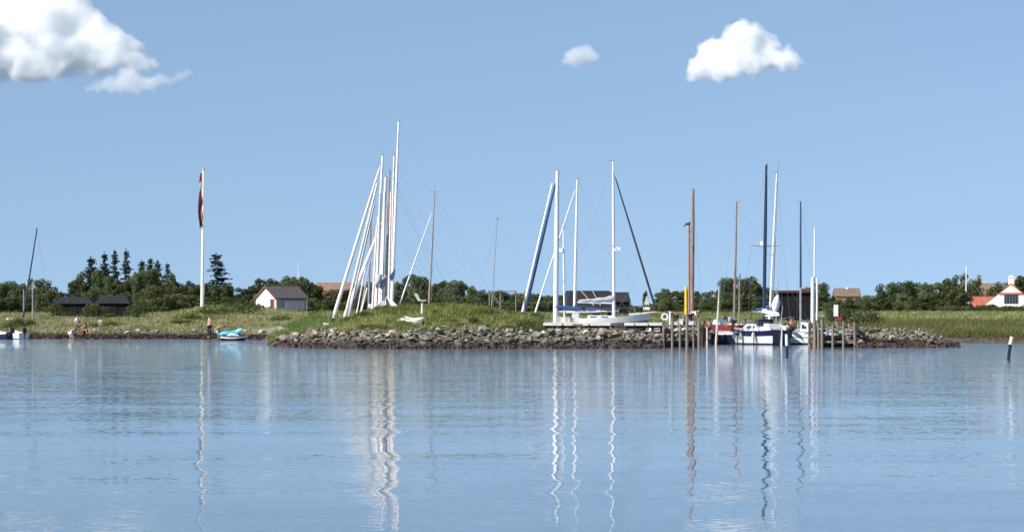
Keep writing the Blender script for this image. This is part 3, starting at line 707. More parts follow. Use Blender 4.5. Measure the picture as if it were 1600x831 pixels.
for (px, D, w_, h, l) in [(806, 168.5, 2.0, .75, 'dark bush left of the big dark round bush at the right end of the mound'), (826, 168, 2.2, 1.0, 'big dark round bush at the right end of the mound'), (841, 168.5, 1.6, .8, 'dark bush at the very right end of the mound beside the quay')]:
    bush(px, D, w_, h, l, True)
px = 520.
while px < 846:
    bush(px, 166.3+rs.uniform(-.5, .6), rs.uniform(.6, 1.1), rs.uniform(.18, .32), uniq('green plant growing over the top stones '+min(mm, key=lambda m: abs(m[0]-px))[1], ['small', 'wide', 'ragged', 'low', 'tiny', 'lush', 'round', 'thin']), False, 'plants over the breakwater stones'); px += rs.uniform(9, 26)
for i in range(16):
    px = 1480+i*10; 
    bush(px+rs.uniform(-3, 3), 330+rs.uniform(-6, 10), 3.4, 1.0+.3*rs.random(), uniq('garden hedge bush '+('below the red roofed house' if px > 1545 else 'left of the red roofed house by the white flagpole'), ['low', 'round', 'dense', 'ragged', 'small', 'broad', 'clipped', 'dark', 'loose', 'tall', 'thin']), True, 'hedge bushes by the red roofed house')

# ------------------------------------------------------------------ boats
def lerp(a, b, t): return a+(b-a)*t
def hull_mb(L, B, fb, fs, tf=.6, draft=.35, ns=16, band=.74, rake=.55):
    """local x forward, y to port, z up from the waterline; materials: 0 antifouling, 1 topsides, 2 sheer band, 3 deck, 4 transom"""
    m = MB(); secs = []
    for i in range(ns+1):
        t = i/ns
        b = B/2*((tf+(1-tf)*math.sin(min(1, t/.42)*PI/2)) if t < .42 else max(.012, 1-((t-.42)/.58)**2.3))
        zs = fs+(fb-fs)*t**2-.10*math.sin(PI*t)
        x0 = -L*.45+L*t
        ring = [(0, -draft*(1-t**4), 0), (.62, -draft*.62*(1-t**3), 0), (.90, .0, 0), (.935, .10, 0), (.975, lerp(.1, zs, .5), 0), (1.0, zs*band, 0), (1.0, zs, 0)]
        pts = []
        for k, (yb, z, _) in enumerate(ring): pts.append((x0+rake*max(0, z/zs)*t**5-(.0 if t > 0 else .12*(z/zs)), b*yb, z))
        secs.append(pts)
    nr = len(ring); idx = {}
    for i, pts in enumerate(secs):
        for k, p in enumerate(pts):
            m.v.append(p); idx[i, k, 1] = len(m.v)-1
            if k == 0: idx[i, k, -1] = idx[i, k, 1]
            else: m.v.append((p[0], -p[1], p[2])); idx[i, k, -1] = len(m.v)-1
    for i in range(ns):
        for k in range(nr-1):
            mi = 0 if k < 3 else (1 if k < 5 else 2)
            for s in (1, -1): m.f.append((idx[i, k, s], idx[i+1, k, s], idx[i+1, k+1, s], idx[i, k+1, s])); m.m.append(mi)
    for i in range(ns):      # deck a little below the sheer
        m.f.append((idx[i, nr-1, 1], idx[i+1, nr-1, 1], idx[i+1, nr-1, -1], idx[i, nr-1, -1])); m.m.append(3)
    for k in range(nr-1):
        q = (idx[0, k, 1], idx[0, k+1, 1], idx[0, k+1, -1], idx[0, k, -1])
        m.f.append(q if k else (idx[0, 0, 1], idx[0, 1, 1], idx[0, 1, -1])); m.m.append(4 if k >= 3 else 0)
    return m
def sheer(L, B, fb, fs, t, tf=.6):
    b = B/2*((tf+(1-tf)*math.sin(min(1, t/.42)*PI/2)) if t < .42 else max(.012, 1-((t-.42)/.58)**2.3))
    return (-L*.45+L*t, b, fs+(fb-fs)*t**2-.10*math.sin(PI*t))

def cabin_part(root, x0, x1, wd, z0, h, mat, wins=2, name='cabin', glass=None):
    c = MB(); hw = wd/2; s = .82
    v = [(x0, -hw, z0), (x0, hw, z0), (x1, hw*.7, z0), (x1, -hw*.7, z0), (x0+.08, -hw*s, z0+h), (x0+.08, hw*s, z0+h), (x1-h*1.2, hw*.6, z0+h*.86), (x1-h*1.2, -hw*.6, z0+h*.86)]
    c.add(v, [(0, 1, 2, 3), (4, 5, 6, 7), (0, 1, 5, 4), (1, 2, 6, 5), (2, 3, 7, 6), (3, 0, 4, 7)])
    cb = c.build(name, M[mat], root)
    for s_ in (1, -1):
        for k in range(wins):
            t0, t1 = (k+.18)/wins*.8, (k+.82)/wins*.8
            def P(t, u):
                yb = lerp(hw, hw*.7, t); yt = lerp(hw*s, hw*.6, t); zz = z0+h*lerp(1, .86, t)*u; xx = lerp(lerp(x0, x0+.08, u), lerp(x1, x1-h*1.2, u), t)
                return (xx, s_*(lerp(yb, yt, u)+.012), zz)
            wm_ = MB(); a = [P(t0, .32), P(t1, .32), P(t1, .74), P(t0, .74)]
            wm_.add(a+[(p[0], p[1]-s_*.05, p[2]) for p in a], [(0, 1, 2, 3), (4, 5, 6, 7), (0, 1, 5, 4), (1, 2, 6, 5), (2, 3, 7, 6), (3, 0, 4, 7)])
            wm_.build('window', glass or M['smoke'], cb)
    return cb

def rig(root, mx, z0, top, r, mat, bow=None, stern=None, spread=(.45,), half=.75, furl=None, furl_r=.05, boom=None, cover=None, fore=1.0, radar=None, topgear=True, two=None, flags=None):
    """mast from (mx,0,z0) to top=(x,y,z); all in boat coordinates"""
    b = Vector((mx, 0, z0)); t = Vector(top); up = t-b
    m = MB(); m.tube([b, b+up*.6, t], [r, r*.96, r*.62], 10)
    mast = m.build('mast', M[mat] if not two else [M[mat], M[two]], root, True)
    if two:
        mb2 = MB(); mb2.tube([b, b+up*.30, b+up*.305, t], [r*1.02, r, r, r*.6], 10)
        me2 = mb2.mesh('mast', [M[mat], M[two]], True); 
        for p in me2.polygons: p.material_index = 1 if p.center.z > (b+up*.3).z else 0
        mast.data = me2
    for q in spread:
        c = b+up*q
        for s in (1, -1):
            MB().tube([c, c+Vector((-.12, s*half, .05))], [.028, .018], 6).build('spreader', M['greymast'], root)
    if topgear:
        g = MB(); g.tube([t, t+Vector((-.28, .02, .05))], .02, 5); g.tube([t+Vector((-.26, 0, .04)), t+Vector((-.26, 0, .22))], .012, 5); g.tube([t, t+Vector((.02, 0, .42))], .008, 4); g.box(t.x-.07, t.x+.07, t.y-.05, t.y+.05, t.z-.02, t.z+.07)
        g.build('masthead_fitting', M['greymast'], mast)
    head = b+up*fore
    if bow is not None:
        bw_ = Vector(bow)
        MB().tube([bw_, head], .006, 5).build('forestay', M['rope'], root)
        if furl:
            d = head-bw_
            f = MB(); f.tube([bw_+d*.03, bw_+d*.08, bw_+d*.5, bw_+d*.93, bw_+d*.96], [furl_r*.5, furl_r*1.15, furl_r, furl_r*.6, .012], 8); f.build('furled_sail', M[furl], root, True)
            MB().tube([bw_+d*.012, bw_+d*.028], .09, 10).build('furling_drum', M['black'], root)
    if stern is not None:
        MB().tube([Vector(stern), t], .004, 4).build('backstay', M['rope'], root)
    for s in (1, -1):
        c = b+up*spread[-1]+Vector((-.12, s*half, .05)) if spread else b+up*.7
        MB().tube([(mx-.15, s*half*1.15, z0-.1), c, b+up*.97], .004, 4).build('shroud', M['rope'], root)
    if boom and boom[1]:
        z = z0+boom[0]; l = boom[1]
        MB().tube([(mx-.1, 0, z), (mx-l, 0, z+.05)], .05, 8).build('boom', M['alu'] if mat != 'tan_mast' else M['tan_mast'], root)
        if cover:
            c = MB(); n = 9
            c.tube([(mx-.02-l*.96*i/n, 0, z+.14+.16*(1-i/n)**2+.015*math.sin(i*2.3)) for i in range(n+1)], [.17*(1-.55*i/n)+.02*math.sin(i*1.9) for i in range(n+1)], 9)
            c.build('sail_cover', M[cover], root, True)
    if radar:
        c = b+up*radar; q = MB(); q.tube([(c.x, c.y, c.z), (c.x+.18, c.y, c.z)], .03, 6); q.box(c.x+.05, c.x+.40, c.y-.13, c.y+.13, c.z-.03, c.z+.22); q.build('radar_dome', M['white'], mast)
    return mast

def rails(root, L, B, fb, fs, tf=.6, ts=(.06, .25, .5, .72, .92)):
    r = MB()
    for s in (1, -1):
        tops = []
        for t in ts:
            p = sheer(L, B, fb, fs, t, tf); r.tube([(p[0], s*p[1]*.95, p[2]-.03), (p[0], s*p[1]*.95, p[2]+.5)], .014, 5); tops.append((p[0], s*p[1]*.95, p[2]+.5))
        for a, b in zip(tops, tops[1:]): r.tube([a, b], .007, 4)
    p = sheer(L, B, fb, fs, .92, tf); e = (L*.55+.25, 0, fb+.55)
    for s in (1, -1): r.tube([(p[0], s*p[1]*.95, p[2]+.5), e], .016, 5)
    r.tube([(e[0]-.1, 0, fb), e], .016, 5)
    return tag(r.build('guard_rail', M['rope'], root))

def sailboat(label, D, mast_px, top_px, top_row, bow_px, left=True, L=8.2, B=2.5, fb=1.35, fs=1.05, r=.075, mat='alu', furl=None, furl_r=.06, group='sailing boats moored behind the mound', cols=('boot', 'white', 'white', 'white', 'white'), cover='white_cloth', spread=(.45,), fore=.97, half=.7, radar=None, cab=True, two=None, stay=True, boomlen=2.9, z0=None, topgear=True, cabmat='white', cabh=.5, band=.74, sprit=0):
    k = -1 if left else 1            # bow towards -X when left
    s_px = D/F
    dm = abs(mast_px-bow_px)*s_px    # mast to bow, metres
    mx = L*.55+sprit-dm
    ox = X(mast_px, D)-k*mx
    root = empty('sailing_boat', (ox, D, 0), PI if left else 0); tag(root, label, 'sailing boat', group)
    hull_mb(L, B, fb, fs, band=band).build('hull', [M[c] for c in cols], root, True)
    if cab: cabin_part(root, -L*.12, L*.26, B*.6, lerp(fs, fb, .2)-.12, cabh, cabmat, 2)
    zz = (1.05 if z0 is None else z0)+(cabh-.12 if cab else 0)
    top = (k*(X(top_px, D)-ox), 0, Z(top_row, D))
    rig(root, mx, zz, top, r, mat, bow=(L*.55+sprit, 0, fb+.12*sprit) if stay else None, stern=(-L*.45, 0, fs), spread=spread, half=half, furl=furl, furl_r=furl_r, boom=(.75, boomlen), cover=cover, fore=fore, radar=radar, two=two, topgear=topgear)
    if sprit: MB().tube([(L*.40, 0, fb-.05), (L*.55+sprit+.05, 0, fb+.13*sprit)], [.07, .04], 8).build('bowsprit', M['pale_wood'], root)
    rails(root, L, B, fb, fs)
    return root

LM = 'behind the grassy mound'
# the dense cluster on the left: bows to the left, hulls hidden by the mound
sailboat('sailing boat whose thick white furled sail leans farthest left in the left mast cluster', 186.5, 585, 598, 243, 518, L=8.0, furl='white_cloth', furl_r=.10, r=.105, fs=1.2, fore=.98)
sailboat('sailing boat with the second leaning white furled sail from the left of the mast cluster', 189.5, 592, 603, 277, 535, L=8.4, mat='offwhite', furl='white_cloth', furl_r=.13, r=.13, fore=.72)
sailboat('sailing boat with the red brown mast in the middle of the left mast cluster', 192.5, 603, 609, 268, 548, L=7.8, mat='offwhite', two='tan_mast', r=.085, cover='greycloth')
sailboat('sailing boat with the tallest white mast of the whole harbour', 195.5, 611, 623, 190, 545, L=9.6, B=2.9, r=.10, half=.8, cover='blue_cloth', spread=(.3, .62), fore=.9)
sailboat('sailing boat with the short off white mast at the left side of the mast cluster', 198.5, 583, 591, 338, 560, L=7.0, mat='offwhite', r=.12, furl='greycloth', furl_r=.04)
sailboat('sailing boat with the thin grey brown mast at the left edge of the mast cluster', 201.5, 575, 581, 305, 541, L=7.4, mat='greymast', two='tan_mast', r=.065)
sailboat('sailing boat with the second tallest off white mast just left of the tallest', 204.5, 609, 616, 243, 552, L=8.6, mat='offwhite', r=.11, cover='greycloth', spread=(.5,))
sailboat('sailing boat with the grey mast hidden in the middle of the left mast cluster', 207.0, 598, 605, 325, 560, L=7.2, mat='greymast', r=.11, cover='greycloth', fore=.8)
sailboat('sailing boat with brown wooden mast standing alone right of the left cluster', 187.5, 669, 679, 300, 614, L=7.6, mat='tan_mast', two='greymast', r=.075, furl='white_cloth', furl_r=.045, fore=.88, cover='dark_cloth', spread=(.42,), half=.4)
sailboat('small sailing boat with a hair thin grey mast between the two groups of masts', 190.0, 766, 777, 342, 735, L=6.0, B=2.0, mat='greymast', r=.03, cab=False, stay=True, spread=(), z0=1.0, fb=1.1, fs=.9, group=None, cover=None)
# middle group
G2 = 'sailing boats moored behind the middle of the breakwater'
sailboat('sailing boat with the thickest bright white mast and a blue furled sail leaning left', 186.0, 868, 871, 267, 814, L=8.6, B=2.7, r=.165, furl='blue_cloth', furl_r=.115, cover='blue_cloth', group=G2, spread=(.47,), half=.55, fore=.97, fb=1.1, fs=.9, cabh=.4)
sailboat('sailing boat with the white furled sail leaning left across the thick white mast', 189.5, 897, 902, 280, 829, L=8.2, r=.09, furl='white_cloth', furl_r=.055, group=G2, cover='dark_cloth', fb=1.1, fs=.9, spread=(.42,), cabh=.4)
sailboat('sailing boat with the short white mast carrying a small white radar box', 193.0, 882, 880, 349, 850, L=6.6, r=.06, group=G2, radar=.72, furl=None, fb=1.0, fs=.8, cover='blue_cloth', boomlen=2.3, cabh=.35)
sailboat('white sailing boat moored broadside with a dark furled sail slanting down to its right', 176.5, 959, 958, 252, 1026, left=False, sprit=.95, L=4.9, B=2.2, r=.095, furl='dark_cloth', furl_r=.06, group=G2, cover='greycloth', radar=.42, fb=1.92, fs=1.72, cabh=.20, z0=1.75, cols=('boot', 'grey_wood', 'white', 'white', 'white'), band=.80, boomlen=2.2, fore=.94)
# white sails tied along the leaning blue one
# ------------------------------------------------------------------ right-hand boats
G3 = 'boats moored in the harbour entrance'
sailboat('wooden sailing boat with the tall tan varnished mast behind the left timber crib', 183, 1081, 1083, 295, 1098, left=False, L=6.2, mat='tan_mast', r=.13, group=G3, cols=('boot', 'reddark', 'reddark', 'pale_wood', 'reddark'), spread=(.57,), half=.75, cover=None, fb=1.1, fs=.9, cabh=.3, stay=True, topgear=False)
sailboat('sailing boat with the weathered tan mast in front of the round tree clump', 196, 1147, 1151, 316, 1122, left=True, L=6.4, mat='grey_wood', two='tan_mast', r=.085, group=G3, cover=None, boomlen=0, fb=1.2, fs=1.0, cabh=.35)
sailboat('sailing boat with the white mast leaning right beside the dark blue mast', 197, 1202, 1214, 270, 1235, left=False, L=7.0, mat='alu', r=.08, group=G3, cover='blue_cloth', boomlen=1.1, fb=1.2, fs=1.0, spread=(.45,), cabh=.4)
sailboat('sailing boat with the grey mast in front of the right side of the black boathouse', 190, 1251, 1251, 316, 1285, left=False, L=6.6, mat='greymast', two='navy_mast', r=.075, group=G3, cover=None, boomlen=0, fb=1.1, fs=.95, cabh=.35)

def yawed(name, label, px, D, ang, group=G3, cat='sailing boat'):
    """ang: direction of the bow, measured from straight away from the camera, positive to the left"""
    o = empty(name, (X(px, D), D, 0), PI/2+ang); tag(o, label, cat, group); return o
# navy and white sailing boat, stern towards us
DB = 184.0
b2 = yawed('sailing_boat', 'navy and white sailing boat with white boom cover and tall dark blue mast', 1188, DB, R(24))
hull_mb(5.9, 2.1, 1.12, .92, .62, band=.60).build('hull', [M['navy'], M['white'], M['navy'], M['white'], M['smoke']], b2, True)  # transom colour is dark because the stern's shade is put into it
c2 = cabin_part(b2, -.5, 1.7, 1.35, .88, .42, 'white', 3)
ck = MB(); ck.box(-2.2, -.55, -.50, .50, .93, 1.0); ck.build('cockpit_sole', M['pale_wood'], b2)
for s in (1, -1):
    cm_ = MB(); cm_.box(-2.3, -.5, s*.55-.05, s*.55+.05, .86, 1.12); cm_.build('coaming', M['white'], b2)
ob = MB(); ob.box(-2.98, -2.78, -.62, -.40, .45, .98); ob.tube([(-2.9, -.5, .5), (-2.9, -.5, -.3)], .05, 6); ob.build('outboard_engine', M['black'], b2)
rd = MB(); rd.prism([(-2.78, -.3), (-2.62, -.3), (-2.70, .95), (-2.82, .95)], -.03, .03); rd.build('rudder', M['white'], b2)
rt = Vector((X(1195, DB)-b2.location.x, 0, 0)); 
def to_local(o, px, row, D):
    v = Vector((X(px, D), D, Z(row, D)))-o.location; return Matrix.Rotation(-o.rotation_euler.z, 3, 'Z') @ v
mx_ = -.45
mw = b2.location+Matrix.Rotation(b2.rotation_euler.z, 3, 'Z') @ Vector((mx_, 0, 0))
pxm = 800+mw.x/mw.y*F
top = to_local(b2, 1195, 258, mw.y); top = (mx_-.12, -.12, top.z)
rig(b2, mx_, 1.25, top, .115, 'navy_mast', bow=(3.1, 0, 1.12), stern=(-2.6, 0, .92), spread=(.49,), half=1.05, boom=(.55, 2.0), cover='white_cloth', radar=.5)
rails(b2, 5.9, 2.1, 1.12, .92, .62)
sc_hood = MB(); sc_hood.prism([(-.75, 1.25), (-.15, 1.25), (-.35, 1.58), (-.68, 1.60)], -.55, .55); sc_hood.build('spray_hood', M['dark_cloth'], b2)
wind = MB(); wind.box(-1.9, -1.2, -.42, .42, 1.02, 1.32); wind.build('seat_locker', M['white'], b2)
for (x_, y_) in ((-1.2, 1.06), (.4, 1.12), (1.6, .92)):
    f = MB(); f.ball((x_, y_+.1, .55), .12, 8, 7, 0, (1, 1, 2.1)); f.tube([(x_, y_+.08, .75), (x_, y_, 1.02)], .012, 4); f.build('fender', M['white'], b2, True)
flagst = MB(); flagst.tube([(-2.5, 0, .95), (-2.9, 0, 2.4)], .018, 5); flagst.build('flag_staff', M['pale_wood'], b2)
# the white bag hanging at the backstay
fb_ = MB(); pw = Vector((X(1212, DB-.6), DB-.6, Z(474, DB-.6)))
fb_.tube([(0, 0, -.60), (-.05, 0, -.42), (-.02, .03, -.15), (.06, 0, .15), (.09, -.02, .35), (.16, 0, .55)], [.05, .17, .25, .22, .16, .03], 9)
o = fb_.build('folded_sail', M['white_cloth'], None, True, loc=pw); tag(o, 'white bundled sail hanging from a line above the stern of the navy boat', 'sail')
ln = MB(); ln.tube([(.16, 0, .5), (.18, 0, 1.55)], .012, 4); ln.build('halyard', M['rope'], o)

# red and dark blue wooden boat, left of it
b1 = yawed('motor_boat', 'dark blue open boat with red brown canvas side left of the navy sailing boat', 1134, 187.5, R(58), cat='boat')
hull_mb(3.3, 1.5, .98, .82, .7, band=.80, rake=.3).build('hull', [M['navy'], M['navy'], M['white'], M['pale_wood'], M['navy']], b1, True)
cv = MB()
cv.add([(-1.3, .70, .80), (.9, .60, .88), (.8, .50, 1.26), (-1.2, .58, 1.2), (-1.3, -.68, .80), (.9, -.55, .88), (.8, -.45, 1.26), (-1.2, -.55, 1.2)], [(0, 1, 2, 3), (4, 5, 6, 7), (0, 3, 7, 4), (1, 2, 6, 5)]); cv.build('canvas_side', M['redpaint'], b1)
th = MB(); th.box(-.3, .0, -.6, .6, .95, 1.0); th.build('thwart', M['pale_wood'], b1)
cons = MB(); cons.prism([(.2, .9), (.9, .9), (.7, 1.55), (.35, 1.6)], -.35, .35); cons.build('console', M['white'], b1)
for x_ in (-1.3, .75):
    f = MB(); f.ball((x_, .80, .52), .12, 8, 7, 0, (1, 1, 2.0)); f.tube([(x_, .86, .7), (x_, .8, .95)], .012, 4); f.build('fender', M['white'], b1, True)
# white cabin boat behind the timber posts
b3 = yawed('motor_boat', 'small white cabin boat with two dark windows half hidden by the right timber posts', 1276, 183.5, R(-97), cat='boat')
hull_mb(3.6, 1.6, 1.02, .80, .75, band=.70, rake=.35).build('hull', [M['boot'], M['white'], M['white'], M['white'], M['white']], b3, True)
cabin_part(b3, -1.05, .5, 1.25, .80, .62, 'white', 2)
st_ = MB(); p0 = [sheer(3.6, 1.6, 1.02, .80, t/10, .75) for t in range(11)]
st_.tube([(p[0], -p[1]*1.005, p[2]*.62) for p in p0], .022, 5); st_.tube([(p[0], p[1]*1.005, p[2]*.62) for p in p0], .022, 5); st_.build('rubbing_strake', M['greymast'], b3)
lt = MB()
for i, (a, w_) in enumerate([(-.02, .05), (.08, .03), (.15, .06), (.25, .04), (.33, .05)]): lt.box(-.75+a, -.75+a+w_, .807, .822, .70, .76+.03*(i % 2)); lt.box(-.75+a, -.75+a+w_, -.822, -.807, .70, .76+.03*(i % 2))
lt.build('painted_name', M['greymast'], b3)
ob = MB(); ob.box(-1.98, -1.72, -.16, .16, .55, 1.12); ob.tube([(-1.86, 0, .6), (-1.86, 0, -.3)], .06, 6); ob.build('outboard_engine', M['greymast'], b3)
rl = MB(); 
for s in (1, -1): rl.tube([(.6, s*.72, .95), (.7, s*.70, 1.35), (1.5, s*.45, 1.4), (1.95, 0, 1.35)], .018, 5)
rl.build('guard_rail', M['rope'], b3)

# ------------------------------------------------------------------ single poles, posts and masts ashore
def pole(name, label, cat, D, bx, brow, tx, trow, wpx, mat, z_ground=None, group=None, taper=.75, dep=0, parts=None, bury=.3):
    z = Z(brow, D); top = Vector((X(tx, D)-X(bx, D), dep, Z(trow, D)-z)); r = wpx*D/F/2
    gz_ = float(gz(X(bx, D), D)) if z_ground is None else z_ground
    root = empty(name, (X(bx, D), D, min(z, gz_))); tag(root, label, cat, group)
    d = top*(1.0); start = Vector((0, 0, 0)) if z <= gz_ else Vector((0, 0, 0))
    top = Vector((top.x, top.y, top.z+z-root.location.z))
    m = MB(); m.tube([-top.normalized()*bury, top*.5, top], [r, r*(1+taper)/2, r*taper], 9); m.build('shaft', M[mat], root, True)
    return root, top, r
# flagpole with hanging red and white flag
fp, top, r = pole('flagpole', 'tall white flagpole on the dune carrying a limp red and white flag', 'flagpole', 286, 316, 475, 318, 266, 6.2, 'white', taper=.5)
MB().ball(tuple(top+Vector((0, 0, .12))), .13, 10, 7).build('finial', M['gold'], fp, True)
MB().tube([top*.98+Vector((.12, -.05, 0)), (.20, -.12, 1.2)], .012, 4).build('halyard', M['white_cloth'], fp)
MB().box(.08, .16, -.14, -.05, 1.0, 1.35).build('cleat', M['greymast'], fp)
def flag(parent, z_top, z_bot, wmax):
    """limp cloth in deep vertical folds, red with a white cross band that shows near the hoist"""
    m = MB(); nz_, nx_ = 46, 15; rnd = random.Random(2)
    for j in range(nz_+1):
        t = j/nz_; z = lerp(z_top, z_bot, t); w = wmax*(.35+.65*math.sin(min(1, t*1.25)*PI/2))*(1-.55*smooth(.7, 1, t))
        for i in range(nx_+1):
            s = i/nx_; m.v.append((-.06-w*s*(.92+.08*math.sin(t*9))+.03*math.sin(t*14+s*3), -.10+.13*math.sin(s*15+t*3.2)*(.3+t)+.04*math.sin(t*22), z-.35*s*t))
    for j in range(nz_):
        for i in range(nx_):
            a = j*(nx_+1)+i; t = j/nz_; s = i/nx_
            white = .15 < t-.04*s < .30 or (abs(s-.42-.05*math.sin(t*8)) < .05 and t < .5)
            m.f.append((a, a+1, a+nx_+2, a+nx_+1)); m.m.append(1 if white else 0)
    return m.build('flag', [M['flagred'], M['flagwhite']], parent, True)
fz = lambda row: Z(row, 286)-fp.location.z
flag(fp, fz(270), fz(352), .36)

pole('flagpole', 'slim white flagpole left of the red roofed house', 'flagpole', 395, 1509, 489, 1510, 416, 2.6, 'white', taper=.6)
pole('radio_mast', 'thin white pole sticking up above the trees right of the white cabin', 'pole', 455, 466, 470, 466, 410, 1.4, 'white', taper=.7)
# leaning dark mast far left with its dinghy
dk, top, r = pole('leaning_mast', 'bare dark mast leaning right above the wood at the far left', 'mast', 262, 36, 489, 58, 356, 3.0, 'navy_mast', taper=.6)
MB().tube([top*.4, (1.5, .5, 0)], .01, 4).build('stay', M['rope'], dk); MB().tube([top*.98, (2.6, -.8, 0)], .008, 4).build('stay', M['rope'], dk)
pole('wooden_post', 'pale thin post right beside the leaning dark mast at the far left', 'post', 262, 51, 490, 51, 440, 2.4, 'greymast')
pole('wooden_post', 'short grey post left of the foot of the leaning dark mast', 'post', 264, 37, 490, 37, 452, 2.2, 'greymast')

# extra white spars stored beside the furled sails of the left group
pole('stored_spar', 'thin cream spar leaning right, behind the leftmost leaning furled sails', 'spar', 182.5, 546, 486, 570, 418, 2.6, 'offwhite', dep=.8)
pole('stored_spar', 'pale spar lying between the two leaning furled sails left of the cluster', 'spar', 182.6, 525, 489, 588, 285, 4.6, 'offwhite', dep=1.2)
pole('stored_spar', 'grey spar leaning between the second furled sail and the bundle of masts', 'spar', 182.9, 531, 488, 583, 318, 4.0, 'greymast', dep=1.6)
pole('stored_spar', 'short cream spar leaning right close to the foot of the mast cluster', 'spar', 182.2, 551, 482, 573, 449, 3.0, 'offwhite', dep=.6)
for (bx, br, tx, tr, w_, mt, lb) in ((580, 483, 589, 352, 4.6, 'offwhite', 'off white mast stored upright at the left of the dense bundle'), (587, 481, 594, 302, 4.2, 'offwhite', 'tall off white mast stored upright second from the left of the bundle'), (596, 479, 601, 300, 5.0, 'alu', 'thick white mast stored upright in the middle of the bundle'), (601, 478, 606, 352, 4.0, 'greymast', 'grey mast stored upright right of the middle of the bundle'), (607, 477, 611, 300, 4.4, 'offwhite', 'off white mast stored upright at the right of the bundle')):
    o_, t_, r_ = pole('stored_mast', lb, 'mast', 181.0+rs.uniform(-.8, .8), bx, br, tx, tr, w_, mt, group='masts stored upright on the mound', taper=.7)
    c_ = t_*.42
    if bx in (587, 596): MB().tube([t_*.31+Vector((-.1, -.2, 0)), t_*.36+Vector((.12, -.22, 0)), t_*.40+Vector((.2, -.2, 0))], [.14, .2, .08], 8).build('rolled_cloth', M['greycloth'], o_, True)
    if bx == 607: MB().prism([(.05, t_.z*.33), (.42, t_.z*.40), (.40, t_.z*.34), (.22, t_.z*.29)], -.25, -.2).build('pennant', M['blue_cloth'], o_)
    for s_ in (-1, 1): MB().tube([c_, c_+Vector((s_*.12, -.45*s_, .04))], [.03, .02], 6).build('spreader', M['greymast'], o_)
pole('stored_spar', 'bright white spar leaning right alongside the blue furled sail', 'spar', 182.4, 803, 487, 864, 284, 4.2, 'alu', dep=2.5, taper=.7)
pole('wooden_post', 'brown post just right of the foot of the blue furled sail', 'post', 181, 819, 486, 820, 455, 3.2, 'grey_wood')
# drying rack
rk = empty('net_drying_rack', (X(778, 179), 179, float(gz(X(778, 179), 179)))); tag(rk, 'weathered wooden drying frame with a long crossbar on the mound', 'rack')
zt = Z(455, 179)-rk.location.z; k_ = 179/F
for q in (765, 782): MB().tube([((q-778)*k_, 0, -.3), ((q-778)*k_, 0, zt+.05)], .05, 7).build('post', M['grey_wood'], rk)
MB().tube([((762-778)*k_, -.06, zt), ((806-778)*k_, -.06, zt)], .035, 6).build('crossbar', M['grey_wood'], rk)
MB().tube([((768-778)*k_, .06, zt-.05), ((782-778)*k_, .06, zt-.9)], .035, 6).build('brace', M['grey_wood'], rk)
MB().tube([((806-778)*k_, 0, -.3), ((806-778)*k_, 0, zt+.02)], .04, 6).build('post', M['grey_wood'], rk)
# right-hand posts in and around the harbour entrance
pole('mooring_post', 'cream mooring post leaning right in front of the round tree clump', 'mooring post', 183, 1117, 520, 1125, 446, 4.2, 'pale_wood', z_ground=-1)
pole('mooring_post', 'grey brown post right beside the weathered tan mast', 'mooring post', 190, 1154, 516, 1156, 428, 3.6, 'grey_wood', z_ground=-1)
pole('mooring_post', 'yellow painted post left of the tall tan mast', 'mooring post', 176, 1072, 508, 1072, 448, 6.0, 'yellow', z_ground=-1)
pole('mooring_post', 'thick white post rising behind the right timber crib', 'mooring post', 176, 1269, 520, 1270, 433, 6.0, 'alu', z_ground=-1, taper=.95)
pole('mooring_post', 'thinner cream post right of the thick white post', 'mooring post', 177, 1276, 520, 1277, 434, 3.6, 'offwhite', z_ground=-1, taper=.95)
pole('bare_mast', 'slim pale blue white mast rising from behind the thick white post', 'mast', 189, 1271, 520, 1273, 356, 2.8, 'alu', z_ground=-1)
pole('bare_mast', 'dark thin mast with a curved masthead above the right leaning white mast', 'mast', 198, 1205, 500, 1216, 250, 1.5, 'greymast', z_ground=-1)
pole('mooring_post', 'tan mooring post between the crib and the dark blue boat', 'mooring post', 181, 1105, 539, 1105, 511, 4.0, 'pale_wood', z_ground=-1)
pole('wooden_post', 'thin grey post in front of the left wall of the black boathouse', 'post', 205, 1213, 500, 1213, 450, 2.2, 'greymast', z_ground=1)

for (q, D, t_, w_, l) in ((1097, 181, 507, 4.5, 'dark mooring pile right beside the left timber crib'), (1100, 186, 500, 3.5, 'tall thin dark mooring pile behind the right side of the left crib'), (1111, 189, 509, 4, 'dark mooring pile behind the tan mooring post'), (1128, 191, 503, 3.5, 'dark mooring pile behind the red brown canvas'), (1164, 193, 497, 3.5, 'dark mooring pile behind the cabin of the navy boat'), (1226, 190, 504, 4, 'dark mooring pile right of the stern of the navy boat'), (1243, 192, 500, 3.5, 'dark mooring pile behind the small white cabin boat'), (1263, 190, 498, 4, 'dark mooring pile left of the thick white post')):
    pole('mooring_pile', l, 'mooring post', D, q, HZ+CH*F/D-2, q+.5, t_, w_, 'dark_wood', z_ground=-1, group='dark mooring piles in the harbour entrance', taper=.95)
def marker(label, px, row_base, row_top, w, split, lean, topmat='paleyellow'):
    D = 7713/(row_base-HZ); k = D/F; o = empty('channel_marker', (X(px, D), D, 0)); tag(o, label, 'marker post')
    H = (row_base-row_top)*k; hs = (row_base-split)*k; r = w*k/2
    MB().tube([(0, 0, -1.2), (0, 0, .05), (lean*.5, 0, hs)], [r, r, r*.95], 9).build('post', M['navy'], o, True)
    MB().tube([(lean*.5, 0, hs+.005), (lean, 0, H)], [r*1.18, r*1.12], 9).build('painted_top', M[topmat], o, True)
    return o
marker('dark channel post with pale yellow top standing in the water at the far right', 1576, 561, 526, 5.4, 538, .14)
marker('dark post with white top in the water in front of the boats', 1230, 557, 522, 4.2, 540, -.03, 'white')
